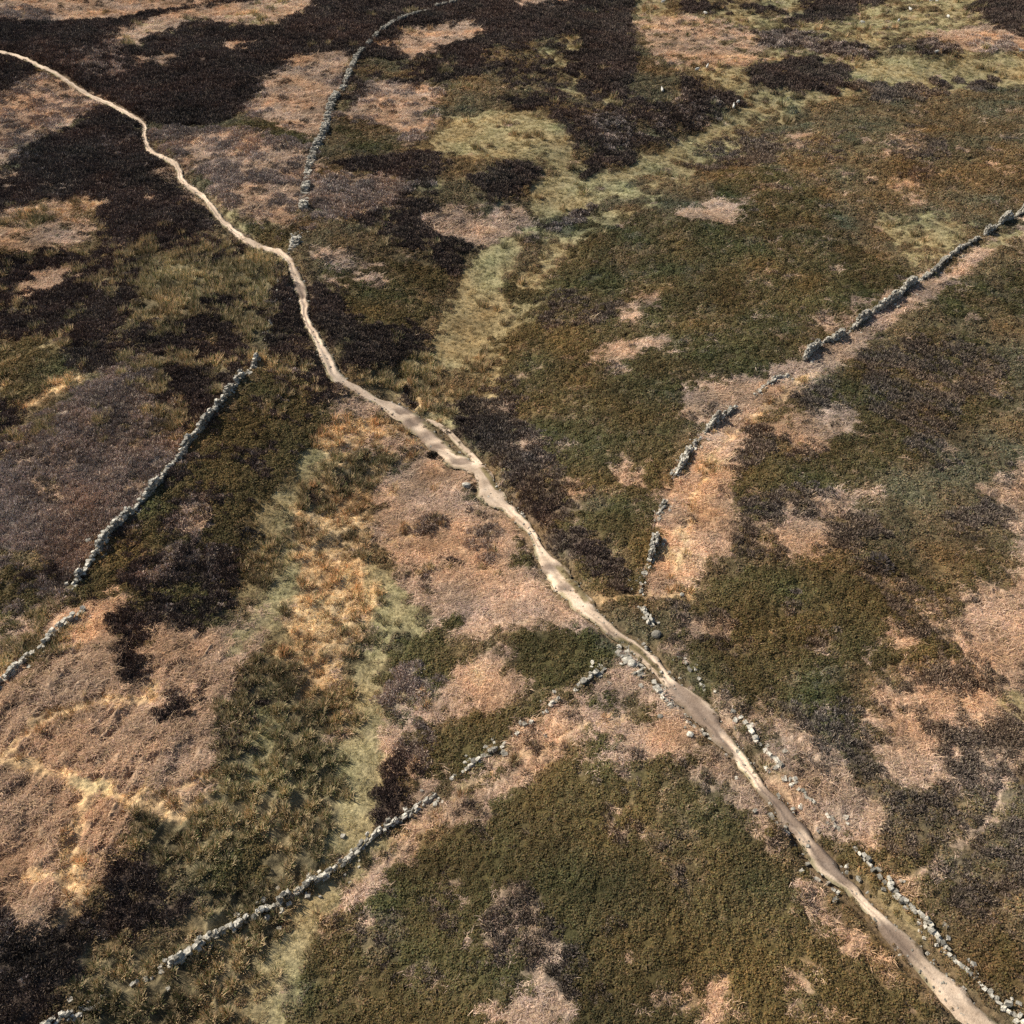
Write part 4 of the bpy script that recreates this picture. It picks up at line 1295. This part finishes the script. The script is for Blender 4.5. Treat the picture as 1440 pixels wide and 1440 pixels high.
WG = 'runs of ruined dry stone wall'
WALLS = [
    ('long dry stone wall curving up through dark heather to the top edge', [(700, -14), (653, 2), (613, 13), (577, 25), (547, 40), (533, 50), (517, 67), (500, 87), (490, 110), (480, 130)], 1.0, .8, .9, 130),
    ('tumbled dry stone wall between pinkish bracken slopes, ending above the path bend', [(478, 133), (467, 147), (460, 175), (455, 190), (443, 213), (433, 247), (430, 277), (427, 298)], 1.15, .95, .85, 130),
    ('short heap-like wall end just above the path bend', [(420, 328), (417, 338), (412, 352)], .8, 1.0, .9, 40),
    ('scattered wall remnant running through dark heather below the path bend', [(398, 372), (390, 410), (380, 458), (372, 500)], .3, .5, .45, 60),
    ('long straight dry stone wall casting a dark shadow on dark green heather', [(366, 505), (347, 527), (333, 543), (312, 570), (297, 590), (283, 608), (263, 627), (257, 643), (240, 660), (217, 690), (197, 710), (173, 737), (153, 757), (140, 780), (123, 803), (103, 832)], 1.15, .5, .97, 260),
    ('broken dry stone wall reaching the picture edge beside tan bracken', [(120, 860), (103, 873), (80, 890), (70, 903), (50, 920), (27, 937), (7, 957), (-30, 985)], .8, .5, .85, 120),
    ('tall sound dry stone wall on the right slope above a green strip', [(1480, 282), (1440, 300), (1420, 310), (1403, 320), (1383, 333)], 1.6, .6, 1.0, 90),
    ('half collapsed dry stone wall, dark faced, descending the right slope', [(1381, 335), (1373, 340), (1343, 358), (1320, 377), (1307, 388), (1293, 397)], .85, .6, .9, 90),
    ('dark faced dry stone wall above a pink bracken strip, longest on the right slope', [(1291, 399), (1273, 408), (1260, 420), (1240, 434), (1213, 451), (1200, 462), (1173, 480), (1157, 487), (1140, 498), (1130, 510)], 1.35, .6, .95, 180),
    ('low pale remnant of wall alone in pink bracken', [(1107, 530), (1087, 537), (1070, 548), (1062, 558)], .45, .7, .85, 60),
    ('short dark faced wall ending above the curved grass track', [(1035, 575), (1017, 588), (1000, 600), (990, 613)], 1.3, .55, .97, 80),
    ('thinning end of wall beside the curved grass track', [(988, 615), (977, 627), (965, 643), (955, 663), (947, 674)], .6, .65, .85, 70),
    ('short pale wall remnant between bilberry and pink bracken', [(938, 702), (928, 723), (922, 735)], .5, .6, .85, 45),
    ('short upright white topped wall with a dark shadow', [(923, 755), (917, 780), (913, 795)], 1.0, .6, 1.0, 50),
    ('sparse line of stones above the narrow crossing trail', [(913, 797), (903, 820), (897, 838)], .2, .7, .5, 40),
    ('short pale line of wall just below the narrow crossing trail', [(902, 856), (910, 870), (917, 881)], .4, .55, .95, 40),
    ('sparse stone line beside the path among bilberry', [(957, 925), (970, 943), (983, 956), (997, 980)], .2, .35, .6, 40),
    ('low line of stones between path and pink bracken', [(1027, 1003), (1040, 1012), (1060, 1036), (1077, 1056), (1093, 1072), (1100, 1080)], .3, .5, .75, 90),
    ('thin broken stone line at the edge of pink bracken', [(1110, 1092), (1123, 1107), (1137, 1123), (1152, 1135), (1173, 1160), (1182, 1170)], .2, .35, .55, 80),
    ('low stone wall lining the bright green verge of the path', [(1203, 1193), (1223, 1217), (1243, 1237), (1253, 1257), (1273, 1273), (1293, 1290), (1310, 1313), (1333, 1340), (1353, 1360), (1377, 1380), (1397, 1403), (1420, 1423), (1440, 1445), (1480, 1500)], .4, .42, .9, 260),
    ('pale top end of low wall above the tan bracken band', [(852, 942), (830, 955), (807, 972)], .4, .5, .85, 60),
    ('low broken wall dividing dark bilberry from the tan bracken band', [(800, 977), (787, 985), (770, 997), (747, 1015), (727, 1035), (710, 1050), (683, 1063), (660, 1078), (647, 1088), (633, 1097)], .45, .5, .5, 200),
    ('tumbled wall crossing from tan bracken down to rushes', [(612, 1118), (590, 1137), (570, 1150), (553, 1162), (533, 1172), (517, 1187), (493, 1207), (478, 1218)], .5, .55, .8, 180),
    ('pale stone wall between rush tussocks and pale grass', [(474, 1221), (460, 1233), (433, 1247), (407, 1262), (373, 1283), (347, 1293), (320, 1310), (297, 1322), (277, 1338), (247, 1357), (223, 1362)], .6, .5, .85, 260),
    ('few scattered stones lost among rush tussocks', [(210, 1370), (203, 1375), (183, 1392)], .2, .4, .6, 30),
    ('last short wall stretch in rushes at the bottom edge', [(145, 1410), (123, 1419), (103, 1427), (77, 1438), (40, 1460)], .45, .6, .85, 60),
    ('rubble of tumbled stones on the bank beside the path', [(872, 912), (884, 925), (895, 938), (910, 948)], .2, 1.2, .8, 110),
    ('pale stones along the muddy edge of the path', [(922, 957), (930, 972), (940, 985), (950, 998)], .3, .8, .8, 80),
    ('narrow retaining stones below the muddy path edge', [(960, 1006), (970, 1014), (984, 1026), (1000, 1034)], .25, .4, .95, 50),
    ('stones propping the grassy bank where the path darkens', [(1083, 1137), (1093, 1157), (1107, 1170)], .3, .4, .8, 40),
    ('stones at the foot of the mossy bank beside the path', [(1124, 1188), (1135, 1208), (1147, 1223), (1160, 1232), (1173, 1244), (1190, 1260)], .22, .4, .6, 60),
]
for i, (label, pts, hh, th, kp, ns) in enumerate(WALLS):
    rub = 'rubble' in label or label.startswith(('pale stones', 'stones ', 'few', 'sparse'))
    build_wall('stone_scatter' if rub else 'dry_stone_wall', label, 'stones' if rub else 'stone wall', 'loose stones along the path and old walls' if rub else WG, pts, hh, th, kp, 300 + i, ns)


def pebbles():
    r = random.Random(5)
    vs, qs, n = [], [], 0
    for _ in range(1500):
        k = r.randrange(len(EDGES) // 3, len(EDGES))
        e = EDGES[k]
        t = r.random() if r.random() < .35 else r.choice((r.gauss(.0, .06), r.gauss(1, .06)))
        x, y = e[0] + (e[2] - e[0]) * t + r.gauss(0, .1), e[1] + (e[3] - e[1]) * t + r.gauss(0, .1)
        z = r.uniform(.04, .11) * (2 if r.random() < .08 else 1)
        m = np.array(Euler((r.gauss(0, .3), r.gauss(0, .3), r.uniform(0, 6.28))).to_matrix())
        h = float(hmac(np.array([x]), np.array([y]))[0]) + PATH_Z + .01
        vs.append((SV[k % 10] * np.array([z * 1.3, z, z * .7])) @ m.T + np.array([x, y, h]))
        qs.append(SQ + n)
        n += len(SV[0])
    o = link_mesh('loose_stones', mesh_from('loose_stones', np.concatenate(vs), np.concatenate(qs), None, MSTONE, False), foot)
    o['kind'] = 'stuff'


pebbles()


def boulder(px, py, s, label, seed, flatten=.7):
    x, y, _ = at(np.array([px]), np.array([py]))
    r = random.Random(seed)
    bm = bmesh.new()
    bmesh.ops.create_icosphere(bm, subdivisions=2, radius=.5)
    for v in bm.verts:
        n = Vector((math.sin(v.co.x * 7 + seed), math.sin(v.co.y * 6 + seed * 2), math.sin(v.co.z * 8 + seed * 3)))
        v.co += n * .055
        for ax in range(3):
            v.co[ax] = max(-.4, min(.42, v.co[ax]))
    me = bpy.data.meshes.new('boulder')
    bm.to_mesh(me)
    bm.free()
    me.materials.append(MSTONE)
    o = link_mesh('boulder', me, None, (x[0], y[0], float(surf(x, y)[0]) + s * .22))
    o.scale = (s * 1.15, s, s * flatten)
    o.rotation_euler = (r.gauss(0, .15), r.gauss(0, .15), r.uniform(0, 6))
    tag(o, label, 'boulder', 'boulders near the path')


for i, (px, py, s, l) in enumerate([
        (656, 684, .8, 'white boulder with a dark shadow on the bank below the forked path'), (923, 893, .75, 'rounded grey boulder at the lower end of a pale wall line'),
        (871, 906, .45, 'small pale boulder at the top of the rubble bank'), (735, 719, .4, 'small white stone on the dark heather side of the path'),
        (478, 526, .55, 'upright stone at the dark gap where the path crosses the gully'), (126, 763, .5, 'lone pale stone on grey heather beside the long straight wall'),
        (928, 1009, .4, 'pale stone at the end of the narrow trail below the rubble'), (970, 1036, .45, 'flat pale stone in bracken below the muddy path edge'),
        (888, 935, .7, 'large grey block among the rubble on the bank'), (1062, 1039, .5, 'rounded pale boulder in the low stone line beside pink bracken'),
        (884, 1009 - 80, .5, 'angular block at the upper side of the rubble'), (1107, 1169, .5, 'pale boulder at the top of the mossy bank'),
        (1035, 1096, .3, 'small white stone in the tan strip beside the path'), (959, 838, .35, 'small dark stone on the grass track by the crossing trail')]):
    boulder(px, py, s, l, 40 + i)


# ------------------------------------------------------------------ isolated bushes
MBUSH, nt_, b_, new_, link_ = nodes('bush_twigs')
a_ = new_('ShaderNodeAttribute')
a_.attribute_name = 'leaf'
link_(a_.outputs['Color'], b_.inputs['Base Color'])
b_.inputs['Roughness'].default_value = .9
b_.inputs['Specular IOR Level'].default_value = .1


def bush(px, py, rad, h, col, label, seed):
    x, y, _ = at(np.array([px]), np.array([py]))
    r = random.Random(seed)
    root = bpy.data.objects.new('heather_bush', None)
    COL.objects.link(root)
    root.location = (x[0], y[0], float(surf(x, y)[0]) - .05)
    tag(root, label, 'bush', 'lone bushes on the moor')
    v, q, c = [], [], []
    for _ in range(420):
        a, t = r.uniform(0, 6.283), math.sqrt(r.random())
        lob = 1 + .25 * math.sin(a * 3 + seed)
        z = h * (1 - t * t) * r.uniform(.75, 1.1)
        p = np.array([math.cos(a) * t * rad * lob, math.sin(a) * t * rad * lob, max(z, .03)])
        nn = np.array([p[0] + r.gauss(0, .3), p[1] + r.gauss(0, .3), .6])
        nn /= np.linalg.norm(nn)
        t1 = np.cross(nn, (r.gauss(0, 1), r.gauss(0, 1), .3))
        t1 /= np.linalg.norm(t1)
        w, l = r.uniform(.02, .05), r.uniform(.1, .24)
        k = r.choice((.6, .8, 1, 1.2, 1.7))
        i0 = len(v)
        v += [p - t1 * w - nn * .05, p + t1 * w - nn * .05, p + t1 * w * .5 + nn * l, p - t1 * w * .5 + nn * l]
        c += [np.array(col) * k * 1.9] * 4
        q.append((i0, i0 + 1, i0 + 2, i0 + 3))
    link_mesh('foliage', mesh_from('foliage', np.array(v), q, None, MBUSH, False, {'leaf': np.array(c)}), root)
    v, q, c = [], [], []
    for k in range(9):
        a = k / 9 * 6.283
        strip(v, q, c, (0, 0, 0), a, rad * .8, .07, h * .9, h * .3, (.06, .045, .035), 3)
    link_mesh('stems', mesh_from('stems', np.array(v), q, None, MBUSH, False, {'leaf': np.array(c)}), root)


for i, (px, py, rad, h, col, l) in enumerate([
        (351, 756, .95, .9, (.03, .026, .024), 'round dark bush with a shadow on the pale grass edge'), 
        
        (1323, 121, 1.3, .9, (.04, .032, .034), 'dark bush on the far pale grass strip'), (1378, 121, 1.6, .9, (.045, .036, .038), 'wide dark bush at the lower rim of the far pale grass'),
        (1236, 797, 1.3, .6, (.04, .033, .03), 'dark grey heather hump on the russet slope'), (652, 596, .35, .4, (.03, .022, .02), 'tiny dark bush beside the grassy fork of the path'),
        (607, 643, .5, .45, (.035, .028, .02), 'small dark bush on the bank below the forked path')]):
    bush(px, py, rad, h, col, l, 70 + i)


# ------------------------------------------------------------------ sheep
def wool_material():
    m, nt, b, new, link = nodes('fleece')
    a = new('ShaderNodeAttribute')
    a.attribute_name = 'coat'
    tc = new('ShaderNodeTexCoord')
    n = noise_node(nt, 14, 4, .6)
    link(tc.outputs['Object'], n.inputs['Vector'])
    link(mult(nt, a.outputs['Color'], ramp(nt, n.outputs[0], [(.3, (.8, .8, .78)), (.6, (1.05, 1.05, 1.03))])), b.inputs['Base Color'])
    b.inputs['Roughness'].default_value = .95
    return m


MWOOL = wool_material()


def sheep_mesh(grazing):
    """one continuous body grown over a skeleton: trunk, neck, head, ears, four jointed legs, tail"""
    hx = [(.55, 0, .80), (.72, 0, .62 if grazing else 1.0), (.86, 0, .30 if grazing else 1.08), (.98, 0, .12 if grazing else .98)]
    pts = [(-.35, 0, .72), (-.05, 0, .68), (.28, 0, .72)] + hx + [(-.52, 0, .70), (-.60, 0, .50)]
    rad = [.25, .29, .25, .16, .10, .085, .045, .06, .03]
    ed = [(0, 1), (1, 2), (2, 3), (3, 4), (4, 5), (5, 6), (0, 7), (7, 8)]
    for s in (-1, 1):                                              # hind legs with hock, front legs with wrist
        n = len(pts)
        pts += [(-.36, s * .14, .45), (-.44, s * .14, .26), (-.38, s * .14, .04)]
        rad += [.10, .05, .038]
        ed += [(0, n), (n, n + 1), (n + 1, n + 2)]
        n = len(pts)
        pts += [(.30, s * .13, .42), (.31, s * .13, .24), (.30, s * .13, .04)]
        rad += [.085, .048, .036]
        ed += [(2, n), (n, n + 1), (n + 1, n + 2)]
        n = len(pts)
        hd = hx[2]
        pts.append((hd[0] - .06, s * .17, hd[2] + .04))
        rad.append(.03)
        ed.append((5, n))
    me = bpy.data.meshes.new('sheep_skeleton')
    me.from_pydata(pts, ed, [])
    o = bpy.data.objects.new('sheep_skeleton', me)
    COL.objects.link(o)
    sk = o.modifiers.new('skin', 'SKIN')
    for k, vv in enumerate(me.skin_vertices[0].data):
        vv.radius = (rad[k], rad[k])
        vv.use_root = (k == 0)
    o.modifiers.new('smooth', 'SUBSURF').levels = 1
    dg = bpy.context.evaluated_depsgraph_get()
    dg.update()
    out = bpy.data.meshes.new_from_object(o.evaluated_get(dg))
    out.name = 'sheep_body'
    bpy.data.objects.remove(o)
    co = np.array([v.co[:] for v in out.vertices])
    skin = (co[:, 2] < .34) | (co[:, 0] > .74)
    c = np.where(skin[:, None], np.array([.42, .37, .31]), np.array([.68, .65, .58]))
    a = out.attributes.new('coat', 'FLOAT_COLOR', 'POINT')
    a.data.foreach_set('color', np.concatenate([c, np.ones((len(c), 1))], 1).astype(np.float32).ravel())
    out.materials.clear()
    out.materials.append(MWOOL)
    return out


SHEEP = [sheep_mesh(True), sheep_mesh(False)]
for i, (px, py, pose, rz, l) in enumerate([
        (932, 6, 1, .2, 'white sheep at the top edge beside the end of dark heather'), (992, 21, 0, 2.5, 'white sheep grazing just below a thin dark heather strip'),
        (994, 98, 1, 1.2, 'upper sheep of the pair standing left of the broad dark heather patch'), (980, 101, 0, .4, 'lower smaller sheep of the pair near tan grass'),
        (931, 130, 1, 1.7, 'lone white sheep on tan grass among dark heather clumps'), (1031, 155, 1, 1.4, 'brightest white sheep at the tip of dark heather above the grass strip'),
        (1037, 148, 0, .8, 'small sheep just behind the brightest white one'), (1213, 34, 0, 2.8, 'white sheep beside the dark heather near the top edge'),
        (1263, 32, 0, 1.0, 'sheep in tan grass between dark heather and bare slope'), (1280, 15, 1, 2.0, 'small cream sheep high on the tan slope'),
        (1309, 3, 0, .3, 'outer of two sheep close together at the top edge'), (1317, 3, 1, 2.2, 'inner of two sheep close together at the top edge, by the dark heather'),
        (1333, 26, 0, 1.8, 'faint sheep alone on the tan slope below the pair at the edge'), (1316, 78, 0, .2, 'sheep at the foot of a purple heather clump on pale grass'),
        (1435, 75, 1, 3.0, 'white sheep at the outer edge on bright green grass')]):
    x, y, _ = at(np.array([px]), np.array([py]))
    o = link_mesh('sheep', SHEEP[0 if pose == 0 else 1], None, (x[0], y[0], float(surf(x, y)[0]) + .02))
    o.rotation_euler = (0, 0, rz)
    o.scale = (.75, .75, .75)
    tag(o, l, 'sheep', 'sheep grazing on the far moor')
